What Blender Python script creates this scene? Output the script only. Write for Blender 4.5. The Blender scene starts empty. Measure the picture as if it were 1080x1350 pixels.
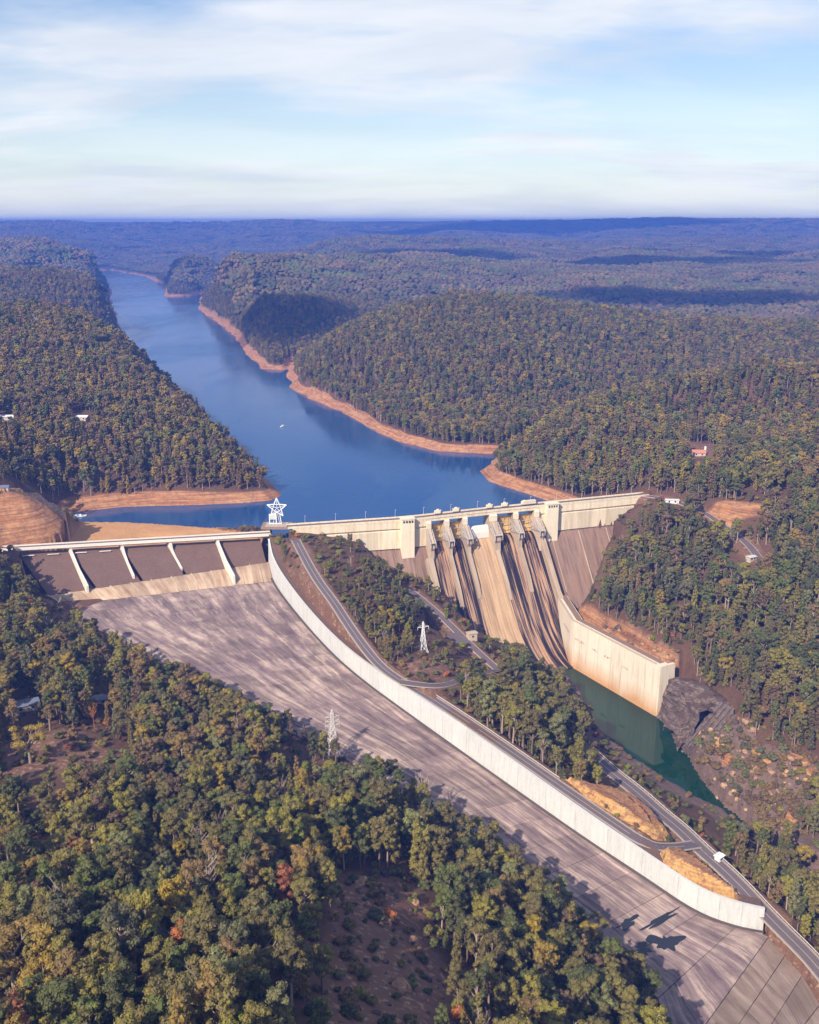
import bpy, math, random
import numpy as np
from mathutils import Vector, Matrix

scn = bpy.context.scene
COL = scn.collection
RNG = np.random.default_rng(7)
random.seed(7)

# ------------------------------------------------------------------ camera
F = 1350.0                        # focal length in photo pixels (1080 x 1350 frame)
HC = 272.0                        # camera height above the reservoir level (z = 0), metres
TH = math.atan(382 / 1350.0)      # downward pitch
cam = bpy.data.cameras.new('camera'); cam.sensor_fit = 'VERTICAL'
cam.sensor_height = 24.0; cam.lens = 24.0; cam.clip_start = 1.0; cam.clip_end = 60000.0
cam_o = bpy.data.objects.new('camera', cam); COL.objects.link(cam_o)
cam_o.location = (0, 0, HC); cam_o.rotation_euler = (math.radians(90) - TH, 0, 0)
scn.camera = cam_o

# ------------------------------------------------------------------ sky + sun
SUN_EL = math.radians(36); SUN_AZ = math.radians(-150)     # azimuth from +Y towards +X: behind the camera, to the left
SUN_DIR = Vector((math.sin(SUN_AZ) * math.cos(SUN_EL), math.cos(SUN_AZ) * math.cos(SUN_EL), math.sin(SUN_EL)))
world = bpy.data.worlds.new('World'); scn.world = world; world.use_nodes = True
def build_world():
    nt = world.node_tree; nt.nodes.clear(); N = nt.nodes; Lk = nt.links.new
    out = N.new('ShaderNodeOutputWorld'); bg = N.new('ShaderNodeBackground')
    sky = N.new('ShaderNodeTexSky'); sky.sky_type = 'NISHITA'; sky.sun_disc = False
    sky.sun_elevation = SUN_EL; sky.sun_rotation = SUN_AZ; sky.altitude = 300
    sky.air_density = 1.0; sky.dust_density = 0.6; sky.ozone_density = 2.0
    tc = N.new('ShaderNodeTexCoord'); sep = N.new('ShaderNodeSeparateXYZ'); Lk(tc.outputs['Generated'], sep.inputs[0])
    def math_(op, a, b=None):
        m = N.new('ShaderNodeMath'); m.operation = op
        for i, v in enumerate((a, b)):
            if v is None: continue
            if isinstance(v, (int, float)): m.inputs[i].default_value = v
            else: Lk(v, m.inputs[i])
        return m.outputs[0]
    zz = math_('ADD', math_('MAXIMUM', sep.outputs[2], 0.0), 0.17)     # cloud layer seen in perspective
    cx = math_('DIVIDE', sep.outputs[0], zz); cy = math_('DIVIDE', sep.outputs[1], zz)
    cmb = N.new('ShaderNodeCombineXYZ'); Lk(cx, cmb.inputs[0]); Lk(cy, cmb.inputs[1])
    def noise(scale, detail, rough, off, stretch):
        mp = N.new('ShaderNodeMapping'); mp.inputs['Location'].default_value = off; mp.inputs['Scale'].default_value = stretch
        mp.inputs['Rotation'].default_value = (0, 0, math.radians(-8))
        Lk(cmb.outputs[0], mp.inputs[0])
        n = N.new('ShaderNodeTexNoise'); n.inputs['Scale'].default_value = scale; n.inputs['Detail'].default_value = detail
        n.inputs['Roughness'].default_value = rough; n.inputs['Distortion'].default_value = 0.35
        Lk(mp.outputs[0], n.inputs['Vector']); return n.outputs['Fac']
    a = noise(0.95, 5, 0.5, (3.1, 1.7, 0), (0.8, 1.0, 1)); b = noise(3.2, 5, 0.55, (0.3, 5.2, 1), (0.6, 1.1, 1))
    s = math_('ADD', math_('MULTIPLY', a, 0.72), math_('MULTIPLY', b, 0.28))
    ramp = N.new('ShaderNodeValToRGB'); ramp.color_ramp.elements[0].position = 0.425; ramp.color_ramp.elements[0].color = (0.05, 0.05, 0.05, 1)
    ramp.color_ramp.elements[1].position = 0.585; ramp.color_ramp.elements[1].color = (0.90, 0.90, 0.90, 1); Lk(s, ramp.inputs[0])
    # thin veil low down: long air path lightens the sky towards the horizon
    veil = math_('POWER', math_('SUBTRACT', 1.0, math_('MINIMUM', math_('MAXIMUM', sep.outputs[2], 0.0), 1.0)), 9.0)
    cov = math_('MAXIMUM', ramp.outputs[0], math_('MULTIPLY', veil, 0.85))
    b2 = noise(1.3, 4, 0.6, (9.3, 2.2, 4), (0.7, 1.3, 1))
    shade = N.new('ShaderNodeValToRGB'); shade.color_ramp.elements[0].position = 0.35; shade.color_ramp.elements[0].color = (5.5, 6.0, 6.8, 1)
    shade.color_ramp.elements[1].position = 0.62; shade.color_ramp.elements[1].color = (7.1, 7.3, 7.7, 1); Lk(b2, shade.inputs[0])
    mix = N.new('ShaderNodeMix'); mix.data_type = 'RGBA'; Lk(cov, mix.inputs[0]); hs = N.new('ShaderNodeHueSaturation'); hs.inputs['Saturation'].default_value = 1.2; hs.inputs['Hue'].default_value = 0.512; Lk(sky.outputs[0], hs.inputs['Color']); Lk(hs.outputs[0], mix.inputs[6]); Lk(shade.outputs[0], mix.inputs[7])
    Lk(mix.outputs[2], bg.inputs[0]); bg.inputs[1].default_value = 0.095; Lk(bg.outputs[0], out.inputs[0])
build_world()
sun = bpy.data.lights.new('sun', 'SUN'); sun.energy = 5.0; sun.angle = math.radians(0.6); sun.color = (1.0, 0.87, 0.70)
sun_o = bpy.data.objects.new('sun', sun); COL.objects.link(sun_o); sun_o.location = (-200, -200, 600)
sun_o.rotation_euler = (-SUN_DIR).to_track_quat('-Z', 'Y').to_euler()
scn.view_settings.view_transform = 'Standard'; scn.view_settings.look = 'None'
scn.view_settings.exposure = 0.50; scn.view_settings.gamma = 1.0; scn.view_settings.use_curve_mapping = False
scn.render.engine = 'CYCLES'
cy = scn.cycles
cy.use_denoising = True; cy.max_bounces = 5; cy.diffuse_bounces = 2; cy.glossy_bounces = 3; cy.transmission_bounces = 3
cy.transparent_max_bounces = 6; cy.volume_bounces = 0; cy.use_adaptive_sampling = True; cy.adaptive_threshold = 0.015
cy.volume_step_rate = 4.0; cy.volume_max_steps = 64

# ------------------------------------------------------------------ survey: photo pixel + height -> place
CT, ST = math.cos(TH), math.sin(TH)
def P(px, py, z=0.0):
    dx = (px - 540) / F; dy = (py - 675) / F
    d = (dx, CT - dy * ST, -ST - dy * CT); t = (z - HC) / d[2]
    return np.array([d[0] * t, d[1] * t, z])
def PR(px, py, r):                      # the same for a ridge at horizontal distance r
    dx = (px - 540) / F; dy = (py - 675) / F
    d = (dx, CT - dy * ST, -ST - dy * CT); t = r / math.hypot(d[0], d[1])
    return np.array([d[0] * t, d[1] * t, HC + d[2] * t])
def project(p):                         # world points (N,3) -> photo pixels
    p = np.asarray(p, float); x = p[..., 0]; y = p[..., 1]; z = p[..., 2] - HC
    f = y * CT - z * ST; u = y * ST + z * CT
    f = np.where(f < 1, 1, f)
    return 540 + F * x / f, 675 - F * u / f, f

# ------------------------------------------------------------------ numpy helpers
def vnoise(x, y, seed=0):
    xi = np.floor(x).astype(np.int64); yi = np.floor(y).astype(np.int64); xf = x - xi; yf = y - yi
    def h(a, b):
        n = (a * 374761393 + b * 668265263 + seed * 974711) & 0x7fffffff
        n = ((n ^ (n >> 13)) * 1274126177) & 0x7fffffff
        return ((n ^ (n >> 16)) & 0xffff) / 65535.0
    u = xf * xf * xf * (xf * (xf * 6 - 15) + 10); v = yf * yf * yf * (yf * (yf * 6 - 15) + 10)
    return (h(xi, yi) * (1 - u) + h(xi + 1, yi) * u) * (1 - v) + (h(xi, yi + 1) * (1 - u) + h(xi + 1, yi + 1) * u) * v
def fbm(x, y, octaves=4, seed=0, gain=0.5):
    s = 0; a = 1; t = 0
    for i in range(octaves):
        s = s + a * (vnoise(x * 2 ** i + 17.3 * i, y * 2 ** i + 9.1 * i, seed + i) - 0.5); t += a; a *= gain
    return s / t * 2
def sstep(a, b, x):
    t = np.clip((x - a) / (b - a), 0, 1); return t * t * (3 - 2 * t)
def in_poly(x, y, poly):
    poly = np.asarray(poly, float); inside = np.zeros(np.shape(x), bool); j = len(poly) - 1
    for i in range(len(poly)):
        xi, yi = poly[i][:2]; xj, yj = poly[j][:2]
        if yi != yj:
            c = ((yi > y) != (yj > y)) & (x < (xj - xi) * (y - yi) / (yj - yi) + xi); inside ^= c
        j = i
    return inside
def near_line(x, y, line, closed=False):
    """distance to a polyline, interpolated third column, and signed side (positive = right of travel)"""
    line = np.asarray(line, float); n = len(line); best = np.full(np.shape(x), 1e18); val = np.zeros(np.shape(x)); side = np.zeros(np.shape(x))
    for i in range(n if closed else n - 1):
        a = line[i]; b = line[(i + 1) % n]; ex, ey = b[0] - a[0], b[1] - a[1]; L2 = ex * ex + ey * ey + 1e-9
        t = np.clip(((x - a[0]) * ex + (y - a[1]) * ey) / L2, 0, 1)
        d2 = (x - a[0] - t * ex) ** 2 + (y - a[1] - t * ey) ** 2
        m = d2 < best; best = np.where(m, d2, best)
        if line.shape[1] > 2: val = np.where(m, a[2] + t * (b[2] - a[2]), val)
        side = np.where(m, np.sign((x - a[0]) * ey - (y - a[1]) * ex), side)
    return np.sqrt(best), val, side
def resample(line, step):
    line = np.asarray(line, float); seg = np.linalg.norm(np.diff(line[:, :2], axis=0), axis=1); s = np.r_[0, np.cumsum(seg)]
    n = max(2, int(round(s[-1] / step)) + 1); q = np.linspace(0, s[-1], n)
    return np.stack([np.interp(q, s, line[:, k]) for k in range(line.shape[1])], 1)
def smooth_line(line, it=2):
    line = np.asarray(line, float)
    for _ in range(it):                                   # Chaikin, ends kept
        a = line[:-1] * .75 + line[1:] * .25; b = line[:-1] * .25 + line[1:] * .75
        m = np.empty((2 * len(a), line.shape[1])); m[0::2] = a; m[1::2] = b
        line = np.vstack([line[:1], m, line[-1:]])
    return line
def offset_line(line, d):
    line = np.asarray(line, float); t = np.gradient(line[:, :2], axis=0); t /= np.linalg.norm(t, axis=1)[:, None] + 1e-9
    o = line.copy(); o[:, 0] += t[:, 1] * d; o[:, 1] -= t[:, 0] * d
    return o

# ------------------------------------------------------------------ object helpers
def tag(o, label=None, cat=None, group=None, kind=None):
    if label: o['label'] = label
    if cat: o['category'] = cat
    if group: o['group'] = group
    if kind: o['kind'] = kind
    return o
def empty(name, loc=(0, 0, 0), rz=0.0):
    o = bpy.data.objects.new(name, None); o.empty_display_size = 0.5; COL.objects.link(o)
    o.location = loc; o.rotation_euler = (0, 0, rz); return o
def link(name, me, parent=None, loc=None):
    o = bpy.data.objects.new(name, me); COL.objects.link(o)
    if parent is not None: o.parent = parent
    if loc is not None: o.location = loc
    return o
def mesh(name, v, f, mats=(), smooth=False, uv=None, midx=None):
    me = bpy.data.meshes.new(name); me.from_pydata([tuple(map(float, p)) for p in v], [], [tuple(map(int, q)) for q in f])
    if not isinstance(mats, (list, tuple)): mats = [mats]
    for m in mats: me.materials.append(m)
    if uv is not None:
        lay = me.uv_layers.new(name='UVMap'); li = np.zeros(len(me.loops), np.int32); me.loops.foreach_get('vertex_index', li)
        lay.data.foreach_set('uv', np.asarray(uv, np.float32)[li].ravel())
    if midx is not None: me.polygons.foreach_set('material_index', np.asarray(midx, np.int32))
    if smooth: me.polygons.foreach_set('use_smooth', np.ones(len(me.polygons), bool))
    me.update(); return me
def add(name, v, f, mat, parent=None, **k):
    return link(name, mesh(name, v, f, mat, **k), parent)
class MB:
    """collects simple shapes of ONE part, then builds one mesh"""
    def __init__(s): s.v = []; s.f = []
    def raw(s, v, f):
        n = len(s.v); s.v += [tuple(map(float, p)) for p in v]; s.f += [tuple(int(i) + n for i in q) for q in f]; return s
    def box(s, c, size, rz=0.0, taper=1.0):
        x, y, z = [q / 2 for q in size]; ca, sa = math.cos(rz), math.sin(rz); vs = []
        for sz in (-1, 1):
            k = taper if sz > 0 else 1
            for a, b in ((-1, -1), (1, -1), (1, 1), (-1, 1)):
                X, Y = a * x * k, b * y * k; vs.append((c[0] + X * ca - Y * sa, c[1] + X * sa + Y * ca, c[2] + sz * z))
        return s.raw(vs, [(3, 2, 1, 0), (4, 5, 6, 7), (0, 1, 5, 4), (1, 2, 6, 5), (2, 3, 7, 6), (3, 0, 4, 7)])
    def bar(s, a, b, r, n=4, r2=None):
        a = Vector(a); b = Vector(b); d = b - a
        if d.length < 1e-6: return s
        q = d.to_track_quat('Z', 'Y'); vs = []
        for p, rr in ((a, r), (b, r if r2 is None else r2)):
            for i in range(n):
                t = 2 * math.pi * (i + .5) / n; vs.append(p + q @ Vector((rr * math.cos(t), rr * math.sin(t), 0)))
        fs = [(i, (i + 1) % n, n + (i + 1) % n, n + i) for i in range(n)] + [tuple(range(n - 1, -1, -1)), tuple(range(n, 2 * n))]
        return s.raw(vs, fs)
    def prism(s, poly, ext):          # closed 3D outline moved along ext
        n = len(poly); vs = [Vector(p) for p in poly]; vs = vs + [p + Vector(ext) for p in vs]
        return s.raw(vs, [tuple(range(n - 1, -1, -1)), tuple(range(n, 2 * n))] + [(i, (i + 1) % n, n + (i + 1) % n, n + i) for i in range(n)])
    def build(s, name, mat, parent=None, smooth=False): return add(name, s.v, s.f, mat, parent, smooth=smooth)
# ------------------------------------------------------------------ materials
class NB:
    def __init__(s, name):
        s.m = bpy.data.materials.new(name); s.m.use_nodes = True; s.t = s.m.node_tree; s.N = s.t.nodes; s.N.clear()
        s.out = s.N.new('ShaderNodeOutputMaterial'); s.b = s.N.new('ShaderNodeBsdfPrincipled'); s.L(s.b.outputs[0], s.out.inputs[0])
        s.b.inputs['Specular IOR Level'].default_value = 0.3
    def L(s, a, b): s.t.links.new(a, b)
    def put(s, inp, v):
        if isinstance(v, bpy.types.NodeSocket): s.L(v, inp)
        elif isinstance(v, (tuple, list)) and len(v) == 3 and inp.type == 'RGBA': inp.default_value = (*v, 1)
        else: inp.default_value = v
    def coord(s, kind='pos'):
        if kind == 'pos': return s.N.new('ShaderNodeNewGeometry').outputs['Position']
        n = s.N.new('ShaderNodeTexCoord'); return n.outputs[{'uv': 'UV', 'obj': 'Object'}[kind]]
    def map(s, v, scale=(1, 1, 1), rot=(0, 0, 0), loc=(0, 0, 0)):
        n = s.N.new('ShaderNodeMapping'); n.inputs['Scale'].default_value = scale; n.inputs['Rotation'].default_value = rot; n.inputs['Location'].default_value = loc
        s.put(n.inputs[0], v); return n.outputs[0]
    def noise(s, v, scale, detail=4, rough=0.55, dist=0.0):
        n = s.N.new('ShaderNodeTexNoise'); s.put(n.inputs['Vector'], v); n.inputs['Scale'].default_value = scale
        n.inputs['Detail'].default_value = detail; n.inputs['Roughness'].default_value = rough; n.inputs['Distortion'].default_value = dist
        return n.outputs['Fac']
    def ramp(s, fac, *stops):
        n = s.N.new('ShaderNodeValToRGB'); e = n.color_ramp.elements
        while len(e) < len(stops): e.new(0.5)
        for el, (p, c) in zip(e, stops):
            el.position = p; el.color = (c, c, c, 1) if isinstance(c, (int, float)) else (*c, 1)
        s.put(n.inputs[0], fac); return n.outputs[0]
    def mix(s, fac, a, b, mode='MIX'):
        n = s.N.new('ShaderNodeMix'); n.data_type = 'RGBA'; n.blend_type = mode; n.clamp_factor = True
        s.put(n.inputs[0], fac); s.put(n.inputs[6], a); s.put(n.inputs[7], b); return n.outputs[2]
    def math(s, op, a, b=0.0, c=None):
        n = s.N.new('ShaderNodeMath'); n.operation = op; s.put(n.inputs[0], a); s.put(n.inputs[1], b)
        if c is not None: s.put(n.inputs[2], c)
        return n.outputs[0]
    def rnd(s): return s.N.new('ShaderNodeObjectInfo').outputs['Random']
    def attr(s, name, kind='GEOMETRY'):
        n = s.N.new('ShaderNodeAttribute'); n.attribute_name = name; n.attribute_type = kind; return n.outputs['Fac']
    def hsv(s, col, h=0.5, sat=1.0, v=1.0):
        n = s.N.new('ShaderNodeHueSaturation'); s.put(n.inputs['Hue'], h); s.put(n.inputs['Saturation'], sat); s.put(n.inputs['Value'], v); s.put(n.inputs['Color'], col)
        return n.outputs[0]
    def bump(s, h, strength=0.5, dist=1.0):
        n = s.N.new('ShaderNodeBump'); n.inputs['Strength'].default_value = strength; n.inputs['Distance'].default_value = dist; s.put(n.inputs['Height'], h)
        s.L(n.outputs[0], s.b.inputs['Normal'])
    def fin(s, col, rough=0.8, **k):
        s.put(s.b.inputs['Base Color'], col); s.put(s.b.inputs['Roughness'], rough)
        for a, v in k.items(): s.put(s.b.inputs[a.replace('_', ' ')], v)
        return s.m
M = {}
def jitter(n, lo, hi): return n.math('MULTIPLY_ADD', n.rnd(), hi - lo, lo)

def leaf(name, c1, c2):
    n = NB(name); p = n.coord()
    big = n.noise(p, 0.012, 3); fine = n.noise(p, 0.7, 2)
    col = n.mix(n.ramp(big, (0.35, 0.0), (0.65, 1.0)), c1, c2)
    col = n.mix(n.ramp(fine, (0.3, 0.0), (0.7, 0.45)), col, tuple(min(1, q * 1.75) for q in c2))
    col = n.hsv(col, h=jitter(n, 0.488, 0.510), sat=jitter(n, 0.82, 1.08), v=jitter(n, 0.72, 1.32))
    m = n.fin(col, 0.62); n.b.inputs['Specular IOR Level'].default_value = 0.22
    tr = n.N.new('ShaderNodeBsdfTranslucent'); n.put(tr.inputs[0], col); ms = n.N.new('ShaderNodeMixShader'); ms.inputs[0].default_value = 0.26
    n.L(n.b.outputs[0], ms.inputs[1]); n.L(tr.outputs[0], ms.inputs[2]); n.L(ms.outputs[0], n.out.inputs[0])
    return m
M['leaf_olive'] = leaf('leaf_olive', (0.150, 0.134, 0.038), (0.200, 0.168, 0.045))
M['leaf_gold'] = leaf('leaf_gold', (0.215, 0.155, 0.036), (0.265, 0.182, 0.042))
M['leaf_deep'] = leaf('leaf_deep', (0.078, 0.094, 0.032), (0.118, 0.128, 0.040))
M['leaf_grey'] = leaf('leaf_grey', (0.125, 0.130, 0.060), (0.165, 0.160, 0.072))
M['leaf_brown'] = leaf('leaf_brown', (0.160, 0.108, 0.055), (0.200, 0.132, 0.062))
M['leaf_rust'] = leaf('leaf_rust', (0.30, 0.095, 0.030), (0.36, 0.14, 0.045))
M['leaf_bright'] = leaf('leaf_bright', (0.150, 0.175, 0.028), (0.19, 0.205, 0.032))
M['leaf_far'] = leaf('leaf_far', (0.092, 0.080, 0.034), (0.150, 0.120, 0.048))

def bark(name, c1, c2):
    n = NB(name); p = n.coord(); c = n.mix(n.noise(n.map(p, (1, 1, 0.25)), 1.6, 3), c1, c2)
    return n.fin(n.hsv(c, v=jitter(n, 0.75, 1.2)), 0.85)
M['bark_pale'] = bark('bark_pale', (0.42, 0.33, 0.26), (0.26, 0.19, 0.15))
M['bark_dark'] = bark('bark_dark', (0.16, 0.11, 0.08), (0.28, 0.20, 0.15))
M['dead_wood'] = bark('dead_wood', (0.40, 0.31, 0.26), (0.28, 0.21, 0.18))

def ground_mat():
    n = NB('ground'); p = n.coord()
    litter = n.mix(n.noise(p, 0.11, 5, 0.65), (0.075, 0.042, 0.030), (0.175, 0.092, 0.056))
    litter = n.mix(n.ramp(n.noise(p, 0.5, 4), (0.5, 0.0), (0.7, 0.6)), litter, (0.06, 0.055, 0.025))
    wob = n.noise(p, 0.045, 4)
    strata = n.noise(n.map(p, (0.02, 0.02, 0.9)), 1.0, 4, 0.65, 0.4)
    rock = n.ramp(strata, (0.32, (0.22, 0.095, 0.045)), (0.48, (0.42, 0.19, 0.080)), (0.60, (0.50, 0.29, 0.15)), (0.75, (0.34, 0.15, 0.065)))
    rock = n.mix(n.ramp(n.noise(p, 0.16, 5, 0.7), (0.36, 0.75), (0.56, 0.0)), rock, (0.19, 0.095, 0.060))
    grey = n.mix(n.noise(p, 0.22, 5, 0.7), (0.070, 0.046, 0.042), (0.27, 0.18, 0.145))
    f_rock = n.ramp(n.math('ADD', n.attr('rock'), n.math('MULTIPLY', n.math('SUBTRACT', wob, 0.5), 0.5)), (0.35, 0.0), (0.6, 1.0))
    f_grey = n.ramp(n.math('ADD', n.attr('greyrock'), n.math('MULTIPLY', n.math('SUBTRACT', wob, 0.5), 0.7)), (0.35, 0.0), (0.65, 1.0))
    f_dry = n.ramp(n.math('ADD', n.attr('dry'), n.math('MULTIPLY', n.math('SUBTRACT', wob, 0.5), 0.6)), (0.3, 0.0), (0.7, 1.0))
    f_sand = n.ramp(n.math('ADD', n.attr('sand'), n.math('MULTIPLY', n.math('SUBTRACT', wob, 0.5), 0.3)), (0.4, 0.0), (0.6, 1.0))
    dry = n.mix(n.noise(p, 0.13, 5, 0.68), (0.105, 0.056, 0.040), (0.27, 0.145, 0.095))
    dry = n.mix(n.ramp(n.noise(p, 0.35, 4), (0.55, 0.0), (0.68, 0.8)), dry, (0.40, 0.27, 0.17))
    sand = n.mix(n.noise(p, 0.08, 5, 0.6), (0.46, 0.215, 0.080), (0.56, 0.33, 0.155))
    c = n.mix(f_dry, litter, dry); c = n.mix(f_grey, c, grey); c = n.mix(f_rock, c, rock); c = n.mix(f_sand, c, sand)
    far = n.attr('canopy')
    can = n.mix(n.ramp(n.noise(p, 0.03, 4, 0.7), (0.35, 0.0), (0.62, 1.0)), (0.030, 0.036, 0.018), (0.078, 0.072, 0.034))
    c = n.mix(far, c, can)
    n.bump(n.math('ADD', n.noise(p, 0.35, 6, 0.7), n.math('MULTIPLY', strata, 0.8)), 0.7, 1.6)
    return n.fin(c, 0.95)
M['ground'] = ground_mat()

def concrete(name, c1, c2, stain, samt=0.5, coord='uv', vs=(0.35, 0.03, 1), seed=0, tint=0.12):
    """weathered concrete; run-off stains follow v of the UV map (metres down the face)"""
    n = NB(name); v = n.coord(coord); p = n.coord()
    c = n.mix(n.noise(p, 0.09, 5, 0.6), c1, c2)
    st = n.ramp(n.noise(n.map(v, vs, loc=(seed, seed * 1.7, 0)), 1.0, 5, 0.62, 0.2), (0.45, 0.0), (0.66, samt))
    c = n.mix(st, c, stain)
    c = n.mix(n.ramp(n.noise(p, 0.6, 4, 0.7), (0.5, 0.0), (0.8, 0.35)), c, tuple(q * 0.6 for q in c1))
    c = n.hsv(c, v=jitter(n, 1 - tint, 1 + tint))
    n.bump(n.noise(p, 0.8, 5, 0.7), 0.25, 0.4)
    return n.fin(c, 0.88)
M['cream'] = concrete('concrete_cream', (0.68, 0.59, 0.43), (0.76, 0.68, 0.53), (0.50, 0.33, 0.17), 0.5)
M['cream_tower'] = concrete('concrete_tower', (0.76, 0.67, 0.50), (0.80, 0.72, 0.56), (0.55, 0.42, 0.28), 0.3, tint=0.03)
M['weathered'] = concrete('concrete_weathered', (0.235, 0.150, 0.110), (0.33, 0.215, 0.155), (0.13, 0.085, 0.075), 0.8)
M['tan'] = concrete('concrete_tan', (0.44, 0.29, 0.165), (0.55, 0.385, 0.235), (0.25, 0.14, 0.085), 0.75, vs=(0.5, 0.02, 1))
def bay_mat():
    n = NB('concrete_stained'); v = n.coord('uv'); p = n.coord()
    s1 = n.noise(n.map(v, (0.28, 0.010, 1)), 1.0, 4, 0.6, 0.15); s2 = n.noise(n.map(v, (0.75, 0.018, 1), loc=(5, 2, 0)), 1.0, 5, 0.65, 0.2)
    c = n.ramp(s1, (0.40, (0.014, 0.011, 0.015)), (0.475, (0.040, 0.025, 0.024)), (0.50, (0.20, 0.125, 0.09)), (0.55, (0.36, 0.24, 0.16)), (0.60, (0.50, 0.29, 0.17)), (0.64, (0.24, 0.12, 0.075)), (0.68, (0.05, 0.03, 0.028)))
    c = n.mix(n.ramp(s2, (0.51, 0.0), (0.58, 0.9)), c, (0.020, 0.015, 0.019)); c = n.mix(n.ramp(s2, (0.36, 0.6), (0.43, 0.0)), c, (0.52, 0.31, 0.18))
    n.bump(n.noise(p, 0.8, 4), 0.25, 0.4)
    return n.fin(c, 0.75)
M['stained'] = bay_mat()
M['pier'] = concrete('concrete_pier', (0.48, 0.37, 0.27), (0.60, 0.50, 0.38), (0.26, 0.17, 0.13), 0.6)
M['divider'] = concrete('concrete_divider', (0.40, 0.30, 0.215), (0.50, 0.40, 0.29), (0.25, 0.16, 0.11), 0.6)
def training_mat():
    n = NB('concrete_training_wall'); v = n.coord('uv'); p = n.coord()
    sep = n.N.new('ShaderNodeSeparateXYZ'); n.put(sep.inputs[0], v)
    lvl = n.math('ADD', sep.outputs[1], n.math('MULTIPLY', n.math('SUBTRACT', n.noise(n.map(v, (0.045, 0.01, 1)), 1.0, 4), 0.5), 22.0))
    c = n.mix(n.noise(p, 0.12, 5, 0.6), (0.70, 0.61, 0.48), (0.77, 0.70, 0.58))
    c = n.mix(n.ramp(n.math('DIVIDE', lvl, 42.0), (0.04, 0.95), (0.16, 0.55), (0.40, 0.0)), c, (0.58, 0.30, 0.12))       # iron-stained flood level
    c = n.mix(n.ramp(n.noise(n.map(v, (0.5, 0.025, 1)), 1.0, 5, 0.65), (0.52, 0.0), (0.68, 0.5)), c, (0.40, 0.25, 0.15))
    c = n.hsv(c, v=jitter(n, 0.95, 1.05))
    n.bump(n.noise(p, 0.8, 4), 0.2, 0.3)
    return n.fin(c, 0.85)
M['training'] = training_mat()
M['white_wall'] = concrete('concrete_pale_wall', (0.53, 0.54, 0.535), (0.61, 0.62, 0.615), (0.40, 0.385, 0.36), 0.4, vs=(0.6, 0.06, 1), tint=0.035)
M['bridge'] = concrete('concrete_bridge', (0.70, 0.65, 0.57), (0.78, 0.73, 0.66), (0.50, 0.44, 0.38), 0.3, coord='pos', tint=0.03)
def chute_mat(name, dark, mid, light, seed):
    n = NB(name); v = n.coord('uv'); p = n.coord()                       # u = metres along the flow, v = metres across
    wv = n.math('MULTIPLY', n.math('SUBTRACT', n.noise(p, 0.03, 3), 0.5), 5.0)
    cm = n.N.new('ShaderNodeCombineXYZ'); n.put(cm.inputs[1], wv); va = n.N.new('ShaderNodeVectorMath'); va.operation = 'ADD'; n.put(va.inputs[0], v); n.put(va.inputs[1], cm.outputs[0]); v2 = va.outputs[0]
    s1 = n.noise(n.map(v2, (0.022, 0.20, 1), loc=(seed, 0, 0)), 1.0, 6, 0.66, 0.25)
    s2 = n.noise(n.map(v2, (0.045, 0.42, 1), loc=(0, seed, 0)), 1.0, 4, 0.6, 0.3)
    big = n.noise(p, 0.020, 5, 0.65); blot = n.noise(p, 0.12, 5, 0.7)
    f = n.math('ADD', n.math('ADD', n.math('MULTIPLY', s1, 0.58), n.math('MULTIPLY', big, 0.24)), n.math('MULTIPLY', blot, 0.18))
    c = n.ramp(f, (0.39, dark), (0.50, mid), (0.62, light))
    c = n.mix(n.ramp(s2, (0.58, 0.0), (0.70, 0.60)), c, light); c = n.mix(n.ramp(s2, (0.28, 0.45), (0.40, 0.0)), c, tuple(q * 0.8 for q in dark))
    c = n.hsv(c, v=jitter(n, 0.80, 1.18))
    n.bump(n.noise(p, 0.5, 5, 0.7), 0.25, 0.3)
    return n.fin(c, 0.9)
M['chute'] = chute_mat('concrete_chute', (0.120, 0.082, 0.092), (0.240, 0.175, 0.165), (0.52, 0.40, 0.33), 3)
M['ogee'] = chute_mat('concrete_ogee', (0.27, 0.17, 0.115), (0.42, 0.30, 0.205), (0.56, 0.43, 0.31), 9)
M['apron'] = chute_mat('concrete_apron', (0.15, 0.105, 0.085), (0.235, 0.172, 0.138), (0.34, 0.26, 0.22), 14)

def plain(name, c, rough=0.7, var=0.25, scale=0.8, **k):
    n = NB(name); p = n.coord('obj'); col = n.mix(n.noise(p, scale, 4, 0.6), tuple(q * (1 - var) for q in c), tuple(min(1, q * (1 + var)) for q in c))
    return n.fin(col, rough, **k)
def asphalt():
    n = NB('asphalt'); p = n.coord(); c = n.mix(n.noise(p, 0.12, 5, 0.65), (0.120, 0.090, 0.096), (0.175, 0.138, 0.140))
    c = n.mix(n.ramp(n.noise(p, 1.2, 4), (0.5, 0.0), (0.75, 0.4)), c, (0.07, 0.06, 0.065)); n.bump(n.noise(p, 4, 3), 0.2, 0.05)
    return n.fin(c, 0.9)
M['asphalt'] = asphalt()
M['paint'] = plain('road_paint', (0.46, 0.43, 0.41), 0.7, 0.1)
M['kerb'] = plain('kerb_concrete', (0.42, 0.36, 0.31), 0.9, 0.2)
M['earthfill'] = None
def earth():
    n = NB('earth_fill'); p = n.coord(); c = n.mix(n.noise(p, 0.10, 5, 0.65), (0.115, 0.068, 0.054), (0.175, 0.110, 0.085))
    c = n.mix(n.ramp(n.noise(p, 0.7, 4, 0.7), (0.5, 0.0), (0.7, 0.55)), c, (0.22, 0.15, 0.12)); n.bump(n.noise(p, 1.1, 5, 0.7), 0.7, 0.5)
    return n.fin(c, 0.95)
M['earthfill'] = earth()
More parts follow.
